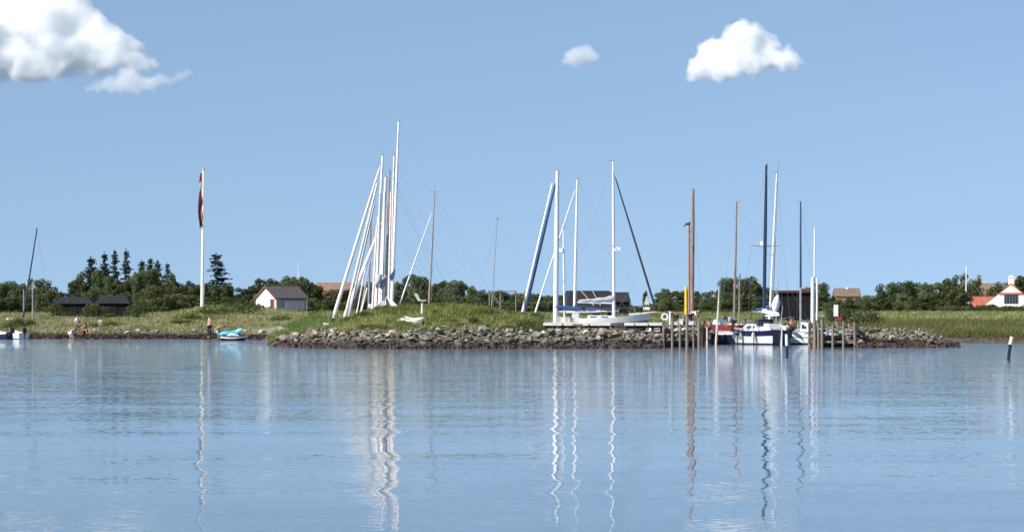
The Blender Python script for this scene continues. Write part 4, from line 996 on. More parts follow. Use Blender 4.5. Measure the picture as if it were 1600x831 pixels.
# small white leading mark in the low gap
lmk = empty('leading_mark', (X(1010, 232), 232, float(gz(X(1010, 232), 232)))); tag(lmk, 'small white triangular leading mark on a stand right of the dark shed', 'marker')
kz = 232/F; zb = Z(484, 232)-lmk.location.z
MB().prism([(-4*kz, zb+8*kz), (4*kz, zb+8*kz), (0, zb+22*kz)], -.04, .04).build('triangle_board', M['pale_wood'], lmk)
MB().box(-5*kz, 5*kz, -.05, .05, zb, zb+4.5*kz).build('white_board', M['white'], lmk)
MB().box(-.05, .05, .05, .12, -.3, zb+12*kz).build('post', M['grey_wood'], lmk)
# white post with red foot by the right crib
sg = empty('life_saving_post', (X(1306, 172), 172, 1.0)); tag(sg, 'upright white board with red item at its foot on the right timber crib', 'sign')
kk = 172/F
MB().box(-3.4*kk, 3.4*kk, -.06, .06, Z(494, 172)-1, Z(476, 172)-1).build('white_board', M['white'], sg)
MB().box(-.04, .04, .07, .13, -.2, Z(480, 172)-1).build('post', M['grey_wood'], sg)
MB().prism([(.0, Z(497, 172)-1), (.34, Z(494, 172)-1), (.30, Z(502, 172)-1)], -.05, .05).build('red_cloth', M['redshirt'], sg)

# ------------------------------------------------------------------ timber cribs and quay beams
def crib(label, px0, px1, yf, posts, plank_rows, depth, big):
    o = empty('timber_crib', (X((px0+px1)/2, yf), yf, 0)); tag(o, label, 'pier'); k = yf/F; ox = o.location.x
    rnd = random.Random(int(px0))
    for (q, top, w) in posts:
        MB().tube([(X(q, yf)-ox, -.1, -1), (X(q, yf)-ox+rnd.uniform(-.04, .04), -.1, Z(top, yf))], [w*k/2, w*k/2*.9], 8).build('post', M['grey_wood'], o)
        MB().tube([(X(q, yf)-ox, depth, -1), (X(q, yf)-ox, depth, Z(top, yf)-.05)], [w*k/2, w*k/2*.9], 8).build('post', M['grey_wood'], o)
    for (row, h) in plank_rows:
        z = Z(row, yf); x = X(px0, yf)-ox; x1 = X(px1, yf)-ox
        while x < x1-.1:
            e = min(x1, x+rnd.uniform(1.1, 1.7)); MB().box(x, e-.02, .0, .07, z-h*k/2+rnd.uniform(-.02, .02), z+h*k/2).build('plank', M['grey_wood'], o); x = e
    for s, q in ((0, px0), (1, px1)):
        for row in (509, 521, 532):
            MB().box(X(q, yf)-ox-.04, X(q, yf)-ox+.04, .1, depth, Z(row, yf)-.16, Z(row, yf)+.16).build('plank', M['dark_wood'], o)
    MB().box(X(px0, yf)-ox+.1, X(px1, yf)-ox-.1, .9, depth-.1, -.9, .62).build('stone_fill_core', M['stone'], o)
    for i in range(big):
        x = lerp(X(px0, yf), X(px1, yf), (i+.5)/big)+rnd.uniform(-.1, .1)
        for z, y in ((.25, .35), (.62, .42), (.95, .8)):
            place_stone(o, x+rnd.uniform(-.12, .12), yf+y+rnd.uniform(-.1, .2), z, rnd.uniform(.42, .72), rnd)
    return o
crib('square timber crib filled with stones left of the harbour entrance', 1036, 1094, 169.5, [(1037, 508, 3.5), (1050, 500, 4.2), (1062, 506, 4), (1073, 490, 5), (1084, 506, 3.2), (1092, 502, 5)], [(509, 3.2), (530, 4.4)], 2.6, 6)
crib('long timber crib filled with large pale stones right of the harbour entrance', 1272, 1338, 168.5, [(1273, 500, 6), (1279, 504, 4.5), (1284, 499, 4.5), (1301, 506, 4), (1317, 502, 4), (1336, 504, 4.5)], [(511, 2.6), (534, 3.6)], 2.8, 6)
qb = empty('quay_edge', (X(940, 170.5), 170.5, 0)); tag(qb, 'broken line of pale sunlit beams edging the quay behind the middle of the breakwater', 'quay')
for (a, b) in ((849, 877), (881, 894), (911, 918), (923, 953), (976, 990), (992, 1011), (1014, 1034)):
    MB().box(X(a, 170.5)-qb.location.x, X(b, 170.5)-qb.location.x, -.7, .3, Z(508.5, 170.5), Z(503.8, 170.5)).build('beam', M['concrete'], qb)
for a in range(852, 1034, 14):
    MB().tube([(X(a, 170.5)-qb.location.x, .16, -.9), (X(a, 170.5)-qb.location.x, .16, Z(508.8, 170.5))], .08, 7).build('pile', M['dark_wood'], qb)
# pale wooden walkway posts and gear on the quay
def gear(label, cat, name, px, row, D, build):
    o = empty(name, (X(px, D), D, Z(row, D))); tag(o, label, cat); build(o); return o
DQ = 171.5; kq = DQ/F
dk_ = MB(); dk_.box(X(846, 172)-X(940, 172), X(1034, 172)-X(940, 172), .35, 2.2, Z(509.5, 172)-.1, Z(508.5, 172)); dk_.build('deck', M['dark_wood'], qb)
def lifebuoy(o):
    m = MB(); n = 14
    for i in range(n):
        a0, a1 = 2*PI*i/n, 2*PI*(i+1)/n
        m.tube([(.26*math.cos(a0), 0, .26*math.sin(a0)), (.26*math.cos(a1), 0, .26*math.sin(a1))], .085, 7)
    o.scale = (.68,)*3; m.build('ring', M['white'], o, True); MB().box(-.04, .04, .1, .16, -.7, .4).build('stand', M['grey_wood'], o)
gear('white life ring hanging on a stand at the left end of the left crib', 'life ring', 'life_ring', 1039, 495, 171.2, lifebuoy)
pole('wooden_post', 'white post right beside the life ring', 'post', 171, 1047, 509, 1047, 486, 3.6, 'alu', z_ground=9)
def box_gear(w, h, mat, d=.4, lid=None):
    def f(o):
        m = MB(); m.box(-w/2, w/2, -d/2, d/2, 0, h); m.build('body', M[mat], o)
        q = MB(); q.box(-w/2-.02, w/2+.02, -d/2-.02, d/2+.02, h+.002, h+.05); q.build('lid', M[lid or mat], o)
        for s in (-1, 1):
            hd = MB(); hd.box(s*(w/2+.002), s*(w/2+.03), -.08, .08, h*.6, h*.75); hd.build('handle', M['greymast'], o)
    return f
gear('white fish box on the right part of the left crib', 'box', 'fish_box', 1079, 509.0, 171.2, box_gear(.34, .24, 'white'))
gear('small white box on the middle of the left crib', 'box', 'fish_box', 1064, 509.0, 171.0, box_gear(.20, .36, 'white'))
gear('pinkish bundle box left of the small white box on the left crib', 'box', 'fish_box', 1056, 509.0, 171.6, box_gear(.36, .2, 'offwhite'))
gear('yellow buoy box beside the tall mast foot behind the middle quay', 'box', 'fish_box', 874, 503.5, 173, box_gear(.22, .30, 'pale_wood'))
gear('tan sack box right of the first one on the middle quay', 'box', 'fish_box', 886, 503.5, 173, box_gear(.20, .26, 'pale_wood'))
gear('white locker at the stern of the broadside white boat', 'locker', 'deck_locker', 899, 503.5, 173.6, box_gear(.40, .55, 'white'))
gear('grey crate between the two sacks and the white locker', 'box', 'fish_box', 893, 503.5, 173, box_gear(.20, .22, 'greywall'))

# ------------------------------------------------------------------ buildings
def gable_house(name, label, px, D, base_row, w, l, eave, ridge, rot, wall, roof, cat='house', over=.25, sidewall=None, gable_at=1):
    """local: ridge along y, gable ends at +-l/2, w across; rot turns it about z"""
    z0 = float(gz(X(px, D), D)); z0 = Z(base_row, D) if base_row else z0
    o = empty(name, (X(px, D), D, z0), rot); tag(o, label, cat)
    hw, hl = w/2, l/2
    for s in (-1, 1):
        g = MB(); g.prism([(-hw, -.6), (hw, -.6), (hw, eave), (0, ridge), (-hw, eave)], s*hl-.08, s*hl+.08); g.build('gable_wall', M[wall], o)
        q = MB(); q.box(s*hw-(.08 if s > 0 else -.003), s*hw+(.08 if s < 0 else -.003), -hl+.083, hl-.083, -.6, eave-.01); q.build('side_wall', M[sidewall or wall], o)
    for s in (-1, 1):
        sl_ = (ridge-eave)/hw; xo = hw+over; zo = eave-sl_*over
        r_ = MB(); r_.add([(0, -hl-over, ridge+.03), (0, hl+over, ridge+.03), (s*xo, hl+over, zo+.03), (s*xo, -hl-over, zo+.03), (0, -hl-over, ridge+.17), (0, hl+over, ridge+.17), (s*xo, hl+over, zo+.15), (s*xo, -hl-over, zo+.15)], [(0, 1, 2, 3), (4, 5, 6, 7), (0, 1, 5, 4), (1, 2, 6, 5), (2, 3, 7, 6), (3, 0, 4, 7)])
        r_.build('roof_slope', M[roof], o)
    MB().tube([(0, -hl-over, ridge+.16), (0, hl+over, ridge+.16)], .08, 6).build('ridge_cap', M[roof], o)
    return o
def opening(o, name, face, a, b, z0, z1, hw, mat, frame='white', bars=1):
    """flush window or door on a wall: face 'gable-' (y=-hw side) or 'side+' (x=+hw side)"""
    m = MB(); f = MB(); t = .05
    if face[0] == 'g':
        s = -1 if face[-1] == '-' else 1; y = s*hw
        m.box(a, b, min(y, y+s*.10), max(y, y+s*.10), z0, z1); fr = [(a-t, a, z0-t, z1+t), (b, b+t, z0-t, z1+t), (a, b, z1, z1+t), (a, b, z0-t, z0)]
        for k in range(bars): c = lerp(a, b, (k+1)/(bars+1)); fr.append((c-.02, c+.02, z0, z1))
        for q in fr: f.box(q[0], q[1], min(y, y+s*.14), max(y, y+s*.14), q[2], q[3])
    else:
        s = -1 if face[-1] == '-' else 1; x = s*hw
        m.box(min(x, x+s*.10), max(x, x+s*.10), a, b, z0, z1); fr = [(a-t, a, z0-t, z1+t), (b, b+t, z0-t, z1+t), (a, b, z1, z1+t), (a, b, z0-t, z0)]
        for k in range(bars): c = lerp(a, b, (k+1)/(bars+1)); fr.append((c-.02, c+.02, z0, z1))
        for q in fr: f.box(min(x, x+s*.14), max(x, x+s*.14), q[0], q[1], q[2], q[3])
    p = m.build(name, M[mat], o); f.build('frame', M[frame], p); return p
# white cabin: gable towards the left front, long side towards the right front
DCb = 345; kc = DCb/F
cab = gable_house('white_cabin', 'small white gabled cabin with dark red door and shade-grey glazed side on the meadow', 440, DCb+3, 488.5, 3.85, 4.6, 1.75, 3.05, R(-47), 'whitewash', 'eternit', 'cabin', .22, 'greywall')  # the long wall's shade is put into its grey colour
opening(cab, 'door', 'gable-', 1.0, 1.72, -.05, 1.62, 2.38, 'reddark', 'whitewash', 0)
opening(cab, 'window', 'gable-', -1.5, -1.2, .9, 1.15, 2.38, 'glass', 'whitewash', 0)
opening(cab, 'window', 'side+', -1.2, 1.9, .35, 1.45, 1.925, 'greycloth', 'greywall', 3)
for s in (-1, 1):
    vb = MB(); vb.add([(0, -2.56, 3.23), (0, -2.62, 3.23), (s*2.15, -2.62, 1.76), (s*2.15, -2.56, 1.76), (0, -2.56, 3.0), (0, -2.62, 3.0), (s*2.15, -2.62, 1.54), (s*2.15, -2.56, 1.54)], [(0, 1, 2, 3), (4, 5, 6, 7), (0, 1, 5, 4), (1, 2, 6, 5), (2, 3, 7, 6), (3, 0, 4, 7)]); vb.build('barge_board', M['brownboard'], cab)
tr_ = MB(); tr_.box(2.05, 3.0, -2.2, 2.2, -.35, .05); tr_.build('terrace', M['pale_wood'], cab)
# red roofed house at the right
DH = 420; kh = DH/F
hs = gable_house('red_roofed_house', 'white gabled house with red tiled half hip and white chimney at the far right', 1580, DH+4, 488, 8.4, 9.0, .75, 3.95, R(-9.8), 'whitewash', 'tiles', 'house', .04)
wv_ = MB(); wv_.box(-1.0, 1.0, -4.62, -4.58, 1.25, 2.55); wn_ = wv_.build('window', M['glass'], hs)
for i in range(5): MB().box(-1.0+i*.4+.34, -1.0+i*.4+.38, -4.66, -4.622, 1.25, 2.55).build('bar', M['greymast'], wn_)
MB().box(-1.05, 1.05, -4.70, -4.62, 2.553, 2.62).build('lintel', M['eternit'], hs)
hp = MB(); hp.add([(-1.75, -4.72, 2.62), (1.75, -4.72, 2.62), (0.28, -3.9, 4.12), (-.28, -3.9, 4.12), (-1.75, -4.5, 2.5), (1.75, -4.5, 2.5), (.28, -3.5, 4.0), (-.28, -3.5, 4.0)], [(0, 1, 2, 3), (4, 5, 6, 7), (0, 1, 5, 4), (1, 2, 6, 5), (2, 3, 7, 6), (3, 0, 4, 7)]); hp.build('half_hip_roof', M['tiles'], hs)
ch = MB(); ch.box(-.42, .42, -3.7, -2.9, 3.4, 5.0); chm = ch.build('chimney', M['whitewash'], hs)
MB().box(-.50, .50, -3.78, -2.82, 5.003, 5.16).build('chimney_cap', M['whitewash'], chm); MB().box(-.28, .28, -3.5, -3.1, 5.163, 5.35).build('flue', M['whitewash'], chm)
wg = gable_house('house_wing', 'low red tiled wing left of the white gabled house', 1536, DH+2, 488, 3.6, 4.0, .85, 2.1, R(90), 'whitewash', 'tiles', 'house', .2)
opening(wg, 'door', 'side-', -.4, .4, -.2, .8, 1.8, 'glass', 'whitewash', 0)
wf = empty('garden_wall', (X(1520, DH-8), DH-8, float(gz(X(1520, DH-8), DH-8)))); tag(wf, 'low white garden fence left of the red tiled wing', 'fence')
zf = Z(483, DH-8)-wf.location.z
for i in range(5): MB().box(-1.7+i*.75, -1.62+i*.75, -.05, .05, -.3, zf).build('post', M['whitewash'], wf)
MB().box(-1.8, 1.5, -.11, -.053, zf-.28, zf-.02).build('rail', M['whitewash'], wf); MB().box(-.2, 1.9, -.11, -.053, zf-.75, zf-.5).build('rail', M['whitewash'], wf)
pier = gable_house('far_house', 'far house with brown roof and brick chimney behind the red tiled wing', 1530, 470, 470, 5, 6, .9, 2.6, R(80), 'redpaint', 'tiles_faded', 'house')
MB().box(-.3, .3, -.3, .3, 2.3, 4.2).build('chimney', M['tiles_faded'], pier)
fo = gable_house('far_house', 'far house with faded orange roof rising above the trees right of the harbour', 1323, 478, 474.5, 4.6, 4.0, 1.2, 2.35, R(90), 'tiles_faded', 'tiles_faded', 'house', .15); 
MB().box(-.2, .2, -.2, .2, 2.1, 2.7).build('chimney', M['whitewash'], fo)
wb = MB(); wb.box(-1.9, 1.9, -1.7, 1.7, -4, -.6); wb.build('lower_wall', M['tiles_faded'], fo)
fo2 = gable_house('far_house', 'far orange roof peeping over the trees left of the mast cluster', 522, 478, 466, 3.8, 5.4, 1.2, 2.35, R(90), 'tiles_orange', 'tiles_orange', 'house', .15)
wb = MB(); wb.box(-1.5, 1.5, -2.5, 2.5, -4, -.6); wb.build('lower_wall', M['whitewash'], fo2)

def board_shed(name, label, px, D, base_row, w, d, hf, hb, rot, wallmat, roofmat, cat='shed', n=None, boards=True, red=False):
    """mono pitch or low shed with vertical boards on the front, front at -y"""
    o = empty(name, (X(px, D), D, Z(base_row, D)), rot); tag(o, label, cat)
    MB().box(-w/2+.03, w/2-.03, -d/2+.03, d/2-.03, -1.2, min(hf, hb)-.02).build('wall', M[wallmat], o)
    if boards:
        n = n or int(w/.3)
        for i in range(n):
            a = -w/2+w*i/n; MB().box(a+.012, a+w/n-.012, -d/2-.02-.012*(i % 2), -d/2+.03, -1.2, hf-.03).build('board', M[wallmat], o)
    r = MB(); r.add([(-w/2-.15, -d/2-.2, hf), (w/2+.15, -d/2-.2, hf), (w/2+.15, d/2+.2, hb), (-w/2-.15, d/2+.2, hb), (-w/2-.15, -d/2-.2, hf+.12), (w/2+.15, -d/2-.2, hf+.12), (w/2+.15, d/2+.2, hb+.12), (-w/2-.15, d/2+.2, hb+.12)], [(0, 1, 2, 3), (4, 5, 6, 7), (0, 1, 5, 4), (1, 2, 6, 5), (2, 3, 7, 6), (3, 0, 4, 7)]); r.build('roof', M[roofmat], o)
    return o
kb = 240/F
s1 = board_shed('boathouse', 'black tarred boathouse with flat red brown roof edge behind the moored boats', 1237, 240, 496, 54*kb, 3.5, 39*kb, 40*kb, 0, 'tar', 'tarroof', 'boathouse')
MB().box(-54*kb/2-.16, 54*kb/2+.16, -2.0, -1.953, 39*kb-.02, 39*kb+.16).build('fascia', M['reddark'], s1)
MB().box(-.45, .45, -1.84, -1.79, -.1, 1.75).build('door', M['tar'], s1); MB().box(-1.15, -.85, -1.84, -1.79, .9, 1.3).build('window', M['glass'], s1)
# dark roofed shed(s) in the middle
DS = 262; ks = DS/F
sh = empty('fishing_shed', (X(922, DS), DS, Z(492, DS)), 0); tag(sh, 'long dark shed with broad tar felt roof behind the middle masts', 'shed')
W_ = 88*ks
MB().box(-W_/2+.3, W_/2-.3, -1.5, 1.5, -1, 9*ks).build('wall', M['tar'], sh)
r = MB(); r.add([(-W_/2, -1.9, 8*ks), (W_/2, -1.9, 8*ks), (W_/2-14*ks, 0, 38*ks), (-W_/2+6*ks, 0, 38*ks), (-W_/2, 1.9, 8*ks), (W_/2, 1.9, 8*ks)], [(0, 1, 2, 3), (3, 2, 5, 4), (0, 3, 4), (1, 5, 2), (0, 4, 5, 1)]); r.build('roof', M['tarroof'], sh)
for q, e in ((908-922, 928-922), (926-922, 938-922)):
    MB().tube([(q*ks, -.25, 37.6*ks), (e*ks, -1.7, 14*ks)], .07, 6).build('roof_lath', M['grey_wood'], sh)
for q in (-30, -8, 16): MB().box(q*ks, (q+11)*ks, -1.58, -1.5, 0, 7*ks).build('door', M['reddark'] if q > 0 else M['dark_wood'], sh)
sh2 = board_shed('fishing_shed', 'lower dark purple brown shed at the right end of the long dark roof', 958, 268, 492, 46*268/F, 3, 20*268/F, 34*268/F, 0, 'tar', 'plum', 'shed')
# two black sheds on the left meadow
kl = 275/F
for (lab, p0, p1, top, base) in (('low black tarred shed leftmost of the pair on the left meadow', 88, 147, 464, 489), ('taller black tarred shed right of the pair on the left meadow', 152, 205, 462, 491)):
    wd = (p1-p0)*kl; h = (base-top)*kl; cx_ = (p0+p1)/2
    o = empty('tarred_hut', (X(cx_, 275), 275, Z(base, 275)), 0); tag(o, lab, 'hut', 'black huts on the left meadow')
    n = int(wd/.32)
    MB().box(-wd/2+.1, wd/2-.1, -1.3, 1.3, -.8, h*.62).build('wall', M['tar'], o)
    for i in range(n):
        a = -wd/2+.1+(wd-.2)*i/n; MB().box(a+.012, a+(wd-.2)/n-.012, -1.34-.012*(i % 2), -1.30, -.8, h*.60).build('board', M['tar'], o)
    r = MB(); r.add([(-wd/2-.1, -1.6, h*.58), (wd/2+.1, -1.6, h*.58), (wd/2-.5, 0, h), (-wd/2+.35, 0, h*1.02), (-wd/2-.1, 1.6, h*.58), (wd/2+.1, 1.6, h*.58)], [(0, 1, 2, 3), (3, 2, 5, 4), (0, 3, 4), (1, 5, 2), (0, 4, 5, 1)]); r.build('roof', M['tarroof'], o)
    MB().box(-.4, .4, -1.40, -1.355, -.2, h*.5).build('door', M['tar'], o)

# ------------------------------------------------------------------ small boats ashore
def dinghy(label, px, D, row, rot, L=3.2, B=1.4, mats=('white', 'white', 'white', 'pale_wood', 'white'), engine=True, tilt=(0, 0), group=None, flip=False, name='dinghy', zoff=0):
    o = empty(name, (X(px, D), D, Z(row, D)), rot); o.rotation_euler = (tilt[0]+(PI if flip else 0), tilt[1], rot); tag(o, label, 'dinghy', group)
    h = hull_mb(L, B, .62, .48, .8, .08, 12, .8, .35)
    h.f, h.m = zip(*[(f, mm_) for f, mm_ in zip(h.f, h.m) if mm_ != 3]); h.f = list(h.f); h.m = list(h.m)
    me = h.mesh('hull', [M[c] for c in mats], True); ob_ = link('hull', me, None, o)
    so_ = ob_.modifiers.new('thickness', 'SOLIDIFY'); so_.thickness = .04; so_.offset = -1
    for x_ in (-.7, .35): MB().box(x_-.12, x_+.12, -B*.42, B*.42, .30, .33).build('thwart', M['pale_wood'], o)
    if engine:
        e = MB(); e.box(-L*.45-.32, -L*.45-.08, -.13, .13, .45, .85); e.tube([(-L*.45-.2, 0, .5), (-L*.45-.22, 0, -.05)], .05, 6); e.build('outboard_engine', M['black'], o)
    return o
dinghy('white dinghy with dark engine, right of the two beached at the left edge', 31, 229.5, 528.5, R(118), 2.2, 1.1, group='white dinghies on the left beach')
dinghy('white dinghy with dark blue side, left of the two beached at the left edge', 8, 230.5, 528.5, R(125), 2.5, 1.25, ('navy', 'navy', 'white', 'pale_wood', 'navy'), group='white dinghies on the left beach')
dinghy('cream upturned rowing boat in the grass below the leaning dark mast', 20, 258, 498, R(10), 1.3, .9, ('offwhite', 'offwhite', 'white', 'pale_wood', 'white'), False, flip=True)
def sunk(label, px, D, rot, tilt, mats=('white', 'white', 'white', 'pale_wood', 'white'), dz=.05, L=1.9, B=.9):
    x = X(px, D); dinghy(label, px, D, HZ-(float(gz(x, D))+dz-CH)*F/D, rot, L, B, mats, False, tilt)
sunk('white dinghy half sunk in the grass of the mound left of the wooden mast', 643, 170.5, R(-28), (.3, .1), L=1.0, B=.5, dz=-.16)
sunk('white dinghy bow in the grass at the foot of the mast cluster', 590, 175, R(70), (.1, -.35), dz=-.3)
sunk('small white dinghy bow right of the mast cluster foot', 611, 176, R(110), (.1, -.35), dz=-.25)
# white garden chair on the mound
cz = empty('garden_chair', (X(657, 171.5), 171.5, Z(485, 171.5)), R(15)); tag(cz, 'white moulded chair on a pedestal beside the wooden mast on the mound', 'chair')
cc = MB(); cc.prism([(-.10, .55), (.30, .55), (.30, .62), (-.06, .62)], -.22, .22); cc.build('seat', M['white'], cz)
cc = MB(); cc.prism([(-.10, .55), (-.02, .60), (-.26, 1.0), (-.36, .98)], -.22, .22); cc.build('backrest', M['white'], cz)
MB().tube([(.10, 0, -.2), (.10, 0, .55)], .06, 8).build('pedestal', M['white'], cz)
# turquoise craft pulled up at the beach
wc = empty('beach_craft', (X(362, 216), 216, Z(531, 216)-.02), R(8)); tag(wc, 'white and black small craft with turquoise covers pulled up on the left beach', 'boat')
kw = 216/F
h = hull_mb(1.75, .85, .36, .30, .8, .12, 12, .55, .25); h.build('hull', [M['black'], M['black'], M['white'], M['white'], M['black']], wc, True)
a = MB(); a.tube([(-.95, -.05, .42), (-.55, 0, .52), (-.1, .02, .50), (.3, 0, .56), (.62, 0, .74), (.80, 0, .80)], [.10, .16, .17, .19, .20, .10], 10); a.build('cover', M['turq'], wc, True)
a = MB(); a.tube([(.28, -.16, .58), (.55, -.17, .70), (.80, -.10, .80)], [.08, .15, .09], 9); a.build('rolled_towel', M['turq_light'], wc, True)
a = MB(); a.tube([(-.85, -.15, .45), (-.6, -.18, .52), (-.35, -.16, .48)], [.07, .10, .06], 9); a.build('rolled_towel', M['turq_light'], wc, True)
a = MB(); a.tube([(-.4, -.1, .36), (.0, -.16, .44), (.5, -.14, .36)], [.06, .11, .05], 8); a.build('deck_pad', M['white'], wc, True)

# ------------------------------------------------------------------ people
def skin_obj(name, joints, edges, mat, parent, root=0, sub=1):
    me = bpy.data.meshes.new(name); bm = bmesh.new(); ly = bm.verts.layers.skin.verify(); vs = []
    for i, j in enumerate(joints):
        v = bm.verts.new(j[0]); r_ = j[1]; v[ly].radius = r_ if isinstance(r_, tuple) else (r_, r_); v[ly].use_root = (i == root); vs.append(v)
    for a, b in edges: bm.edges.new((vs[a], vs[b]))
    bm.to_mesh(me); bm.free(); me.materials.append(mat)
    o = link(name, me, None, parent); o.modifiers.new('skin', 'SKIN')
    o.modifiers['skin'].use_smooth_shade = True
    s = o.modifiers.new('sub', 'SUBSURF'); s.levels = sub; s.render_levels = sub
    return o
def person(label, px, D, feet_row, face, pose, cloth, skin='skin', hair='hair', scale=1.0, group='people on the left beach', z=None):
    """pose: dict of joint positions in metres, body facing -y in local space; face turns it"""
    o = empty('person', (X(px, D), D, Z(feet_row, D) if z is None else z), face); tag(o, label, 'person', group); o.scale = (scale,)*3
    J = {'pelvis': (0, 0, .95), 'waist': (0, 0, 1.08), 'chest': (0, 0, 1.30), 'neck': (0, 0, 1.48), 'headb': (0, -.01, 1.56), 'head': (0, -.02, 1.66), 'headt': (0, -.01, 1.76),
         'sl': (.17, 0, 1.42), 'el': (.24, .02, 1.14), 'wl': (.26, -.06, .90), 'hl': (.26, -.08, .82), 'sr': (-.17, 0, 1.42), 'er': (-.24, .02, 1.14), 'wr': (-.26, -.06, .90), 'hr': (-.26, -.08, .82),
         'tl': (.09, 0, .88), 'kl': (.11, -.02, .50), 'al': (.11, .02, .09), 'fl': (.12, -.14, .04), 'tr': (-.09, 0, .88), 'kr': (-.11, -.02, .50), 'ar': (-.11, .02, .09), 'fr': (-.12, -.14, .04)}
    J.update(pose)
    Rr = {'pelvis': (.15, .11), 'waist': (.13, .10), 'chest': (.155, .11), 'neck': .055, 'headb': .07, 'head': .095, 'headt': .06, 'sl': .06, 'el': .043, 'wl': .028, 'hl': (.038, .02), 'sr': .06, 'er': .043, 'wr': .028, 'hr': (.038, .02), 'tl': .095, 'kl': .058, 'al': .038, 'fl': .04, 'tr': .095, 'kr': .058, 'ar': .038, 'fr': .04}
    names = list(J); ix = {n: i for i, n in enumerate(names)}; js = [(J[n], Rr[n]) for n in names]
    ed = [('pelvis', 'waist'), ('waist', 'chest'), ('chest', 'neck'), ('neck', 'headb'), ('headb', 'head'), ('head', 'headt'), ('chest', 'sl'), ('sl', 'el'), ('el', 'wl'), ('wl', 'hl'), ('chest', 'sr'), ('sr', 'er'), ('er', 'wr'), ('wr', 'hr'), ('pelvis', 'tl'), ('tl', 'kl'), ('kl', 'al'), ('al', 'fl'), ('pelvis', 'tr'), ('tr', 'kr'), ('kr', 'ar'), ('ar', 'fr')]
    edges = [(ix[a], ix[b]) for a, b in ed]
    for s in 'lr':       # five fingers per hand, thumb from the side of the palm
        h = Vector(J['h'+s]); wv = (h-Vector(J['w'+s])).normalized(); side = wv.cross(Vector((0, 1, 0))); side = side.normalized() if side.length > .1 else Vector((1, 0, 0)); nrm = wv.cross(side)
        for q, (off, ln_) in enumerate([(-.030, .070), (-.010, .080), (.010, .075), (.030, .060)]):
            i0 = len(js); a_ = h+side*off+wv*.03; js += [(tuple(a_), .009), (tuple(a_+wv*ln_*.55+nrm*.012), .008), (tuple(a_+wv*ln_+nrm*.035), .006)]; edges += [(ix['h'+s], i0), (i0, i0+1), (i0+1, i0+2)]
        i0 = len(js); a_ = h-side*.035-wv*.01; js += [(tuple(a_), .010), (tuple(a_-side*.03+wv*.035), .008)]; edges += [(ix['h'+s], i0), (i0, i0+1)]
    skin_obj('body', js, edges, M[skin], o)
    hd = Vector(J['head']); hb = Vector(J['headb']); upv = (Vector(J['headt'])-hb).normalized(); fw = Vector((0, -1, 0)); fw = (fw-upv*fw.dot(upv)).normalized() if abs(fw.dot(upv)) < .95 else Vector((0, 0, -1)); sd = upv.cross(fw)
    hm = MB(); c = hd+upv*.035-fw*.018; hm.ball(tuple(c), .108, 12, 9); hr_ = hm.build('hair', M[hair], o, True)
    no = MB(); p = hd+fw*.092-upv*.01; no.add([tuple(p+upv*.03), tuple(p+sd*.014-upv*.012), tuple(p-sd*.014-upv*.012), tuple(p+fw*.024-upv*.008)], [(0, 1, 3), (0, 3, 2), (1, 2, 3), (0, 2, 1)]); no.build('nose', M[skin], o)
    for s in (-1, 1):
        MB().ball(tuple(hd+fw*.088+sd*s*.032+upv*.018), .010, 6, 5).build('eye', M['black'], o); MB().ball(tuple(hd+sd*s*.098), .022, 6, 5, 0, (.5, 1, 1.4)).build('ear', M[skin], o)
    mo = MB(); q = hd+fw*.091-upv*.048; mo.tube([tuple(q-sd*.022), tuple(q+fw*.004), tuple(q+sd*.022)], .005, 5); mo.build('mouth', M['redpaint'], o)
    def garment(nm, keys, infl, mat):
        kk_ = [k for k in keys]; jj = []; 
        for k in kk_:
            r0 = Rr[k]; r0 = r0 if isinstance(r0, tuple) else (r0, r0); jj.append((J[k], (r0[0]+infl, r0[1]+infl)))
        e = [(kk_.index(a), kk_.index(b)) for a, b in ed if a in kk_ and b in kk_]
        skin_obj(nm, jj, e, M[mat], o)
    for (nm, mat) in cloth:
        if nm == 'shirt': garment('shirt', ['waist', 'chest', 'sl', 'el', 'sr', 'er'], .018, mat)
        if nm == 'shorts': garment('shorts', ['pelvis', 'tl', 'kl', 'tr', 'kr'], .022, mat)
        if nm == 'trousers': garment('trousers', ['pelvis', 'tl', 'kl', 'al', 'tr', 'kr', 'ar'], .020, mat)
    return o
BEND = {'pelvis': (0, .18, .92), 'waist': (0, .08, 1.02), 'chest': (0, -.16, 1.12), 'neck': (0, -.32, 1.14), 'headb': (0, -.40, 1.13), 'head': (0, -.50, 1.12), 'headt': (0, -.59, 1.10),
        'sl': (.17, -.24, 1.12), 'el': (.20, -.34, .86), 'wl': (.16, -.46, .62), 'hl': (.15, -.50, .54), 'sr': (-.17, -.24, 1.12), 'er': (-.20, -.34, .86), 'wr': (-.16, -.46, .62), 'hr': (-.15, -.50, .54),
        'tl': (.09, .15, .86), 'kl': (.11, .02, .48), 'tr': (-.09, .15, .86), 'kr': (-.11, .02, .48)}
SIT = {'pelvis': (0, .05, .14), 'waist': (0, .06, .28), 'chest': (0, .0, .50), 'neck': (0, -.04, .68), 'headb': (0, -.06, .76), 'head': (0, -.09, .86), 'headt': (0, -.09, .96),
       'sl': (.17, -.01, .62), 'el': (.25, -.10, .38), 'wl': (.18, -.32, .36), 'hl': (.14, -.39, .37), 'sr': (-.17, -.01, .62), 'er': (-.25, -.10, .38), 'wr': (-.18, -.32, .36), 'hr': (-.14, -.39, .37),
       'tl': (.10, -.02, .14), 'kl': (.14, -.40, .42), 'al': (.12, -.62, .08), 'fl': (.13, -.77, .04), 'tr': (-.10, -.02, .14), 'kr': (-.14, -.40, .42), 'ar': (-.12, -.62, .08), 'fr': (-.13, -.77, .04)}
WADE = dict(BEND)
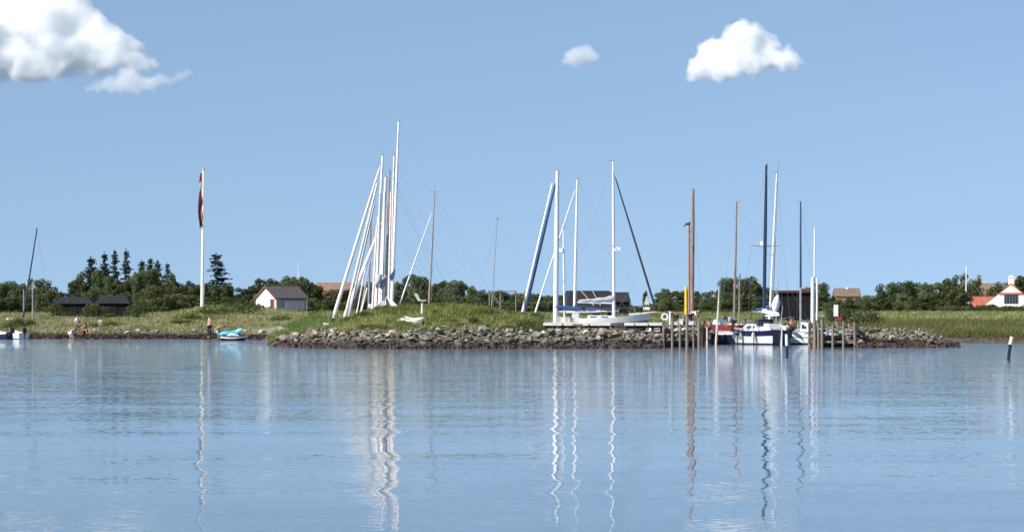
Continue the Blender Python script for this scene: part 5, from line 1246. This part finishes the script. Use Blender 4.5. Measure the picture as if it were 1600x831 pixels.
person('bare chested person in dark trousers standing at the waterline left of the turquoise craft', 327, 219, 528, R(-60), {'el': (.26, .04, 1.18), 'wl': (.20, -.12, .98), 'hl': (.16, -.18, .96)}, [('trousers', 'darkcloth')], 'skin')
person('tanned bather bending forward over the white and turquoise craft', 341, 217.5, 530, R(100), BEND, [('shorts', 'offwhite')], 'skin_tan', 'hair', .86)
person('bather stooping in the shallow water at the left beach', 112, 230, 534, R(150), BEND, [('shorts', 'offwhite')], 'skin', 'hair', .92, z=-.30)
person('person in a white shirt and green shorts standing on the left beach', 121.5, 235, 523, R(20), {}, [('shirt', 'whiteshirt'), ('shorts', 'greenshorts')], 'skin_tan', 'hair', .92)
person('tanned bather sitting on the left beach beside the person in white', 132.5, 234.5, 522, R(35), SIT, [('shorts', 'reddark')], 'skin_tan', 'hair', 1.0)
person('child in a pale blue top standing apart on the left beach', 157, 238, 517, R(-20), {}, [('shirt', 'blueshirt'), ('shorts', 'blueshorts')], 'skin_tan', 'hair', .62)
GH = 'people in the harbour'
person('person in a pale blue white shirt bending down in the dark blue open boat', 1144, 184.6, 0, R(-75), BEND, [('shirt', 'blueshirt'), ('trousers', 'darkcloth')], 'skin', 'hair', .86, GH, z=.72)
person('person in a crimson jacket sitting in the stern of the small white boat', 1236, 183.9, 0, R(10), SIT, [('shirt', 'redshirt'), ('trousers', 'darkcloth')], 'skin', 'hair', 1.0, GH, z=.80)
person('person with bare back bending over on the left timber crib', 1053, 171.8, 0, R(-80), BEND, [('trousers', 'dark_cloth')], 'skin', 'hair', .88, GH, z=1.02)
person('person in a white shirt stooping behind the yellow post', 1081, 172.2, 0, R(75), BEND, [('shirt', 'whiteshirt'), ('trousers', 'darkcloth')], 'skin_tan', 'hair', .92, GH, z=1.02)
person('seated person in a dark plum jacket on the jetty left of the dark blue boat', 1108, 186, 0, R(0), SIT, [('shirt', 'reddark'), ('trousers', 'dark_cloth')], 'skin', 'hair', .85, GH, z=.80)
jt = empty('boarding_jetty', (X(1103, 188), 188, 0)); tag(jt, 'short dark jetty between the left crib and the dark blue boat', 'jetty')
for i in range(9): MB().box(-.45, .55, -3.2+i*.7, -2.56+i*.7, .70, .78).build('plank', M['dark_wood'], jt)
for sx_ in (-.4, .5):
    for y_ in (-3.0, 0, 2.9): MB().tube([(sx_, y_, -1.0), (sx_, y_, 1.0)], .09, 7).build('pile', M['dark_wood'], jt)
# bird-like bracket on the tan mast and the second thin spar beside it
pole('stored_spar', 'thin tan spar standing close left of the tall varnished mast', 'spar', 181.5, 1076.5, 520, 1077, 346, 4.0, 'tan_mast', z_ground=-1)
gl = empty('perched_gull', (X(1074.5, 181.2), 181.2, Z(350, 181.2))); tag(gl, 'small dark gull shaped wind vane at the top of the thin tan spar', 'vane')
MB().ball((0, 0, 0), .10, 8, 6, 0, (1.6, .7, .8)).build('body', M['dark_wood'], gl, True); MB().tube([(-.12, 0, 0), (-.26, 0, -.22)], [.05, .015], 5).build('tail', M['dark_wood'], gl); MB().tube([(.1, 0, .03), (.2, 0, .10)], .03, 5).build('arm', M['dark_wood'], gl)
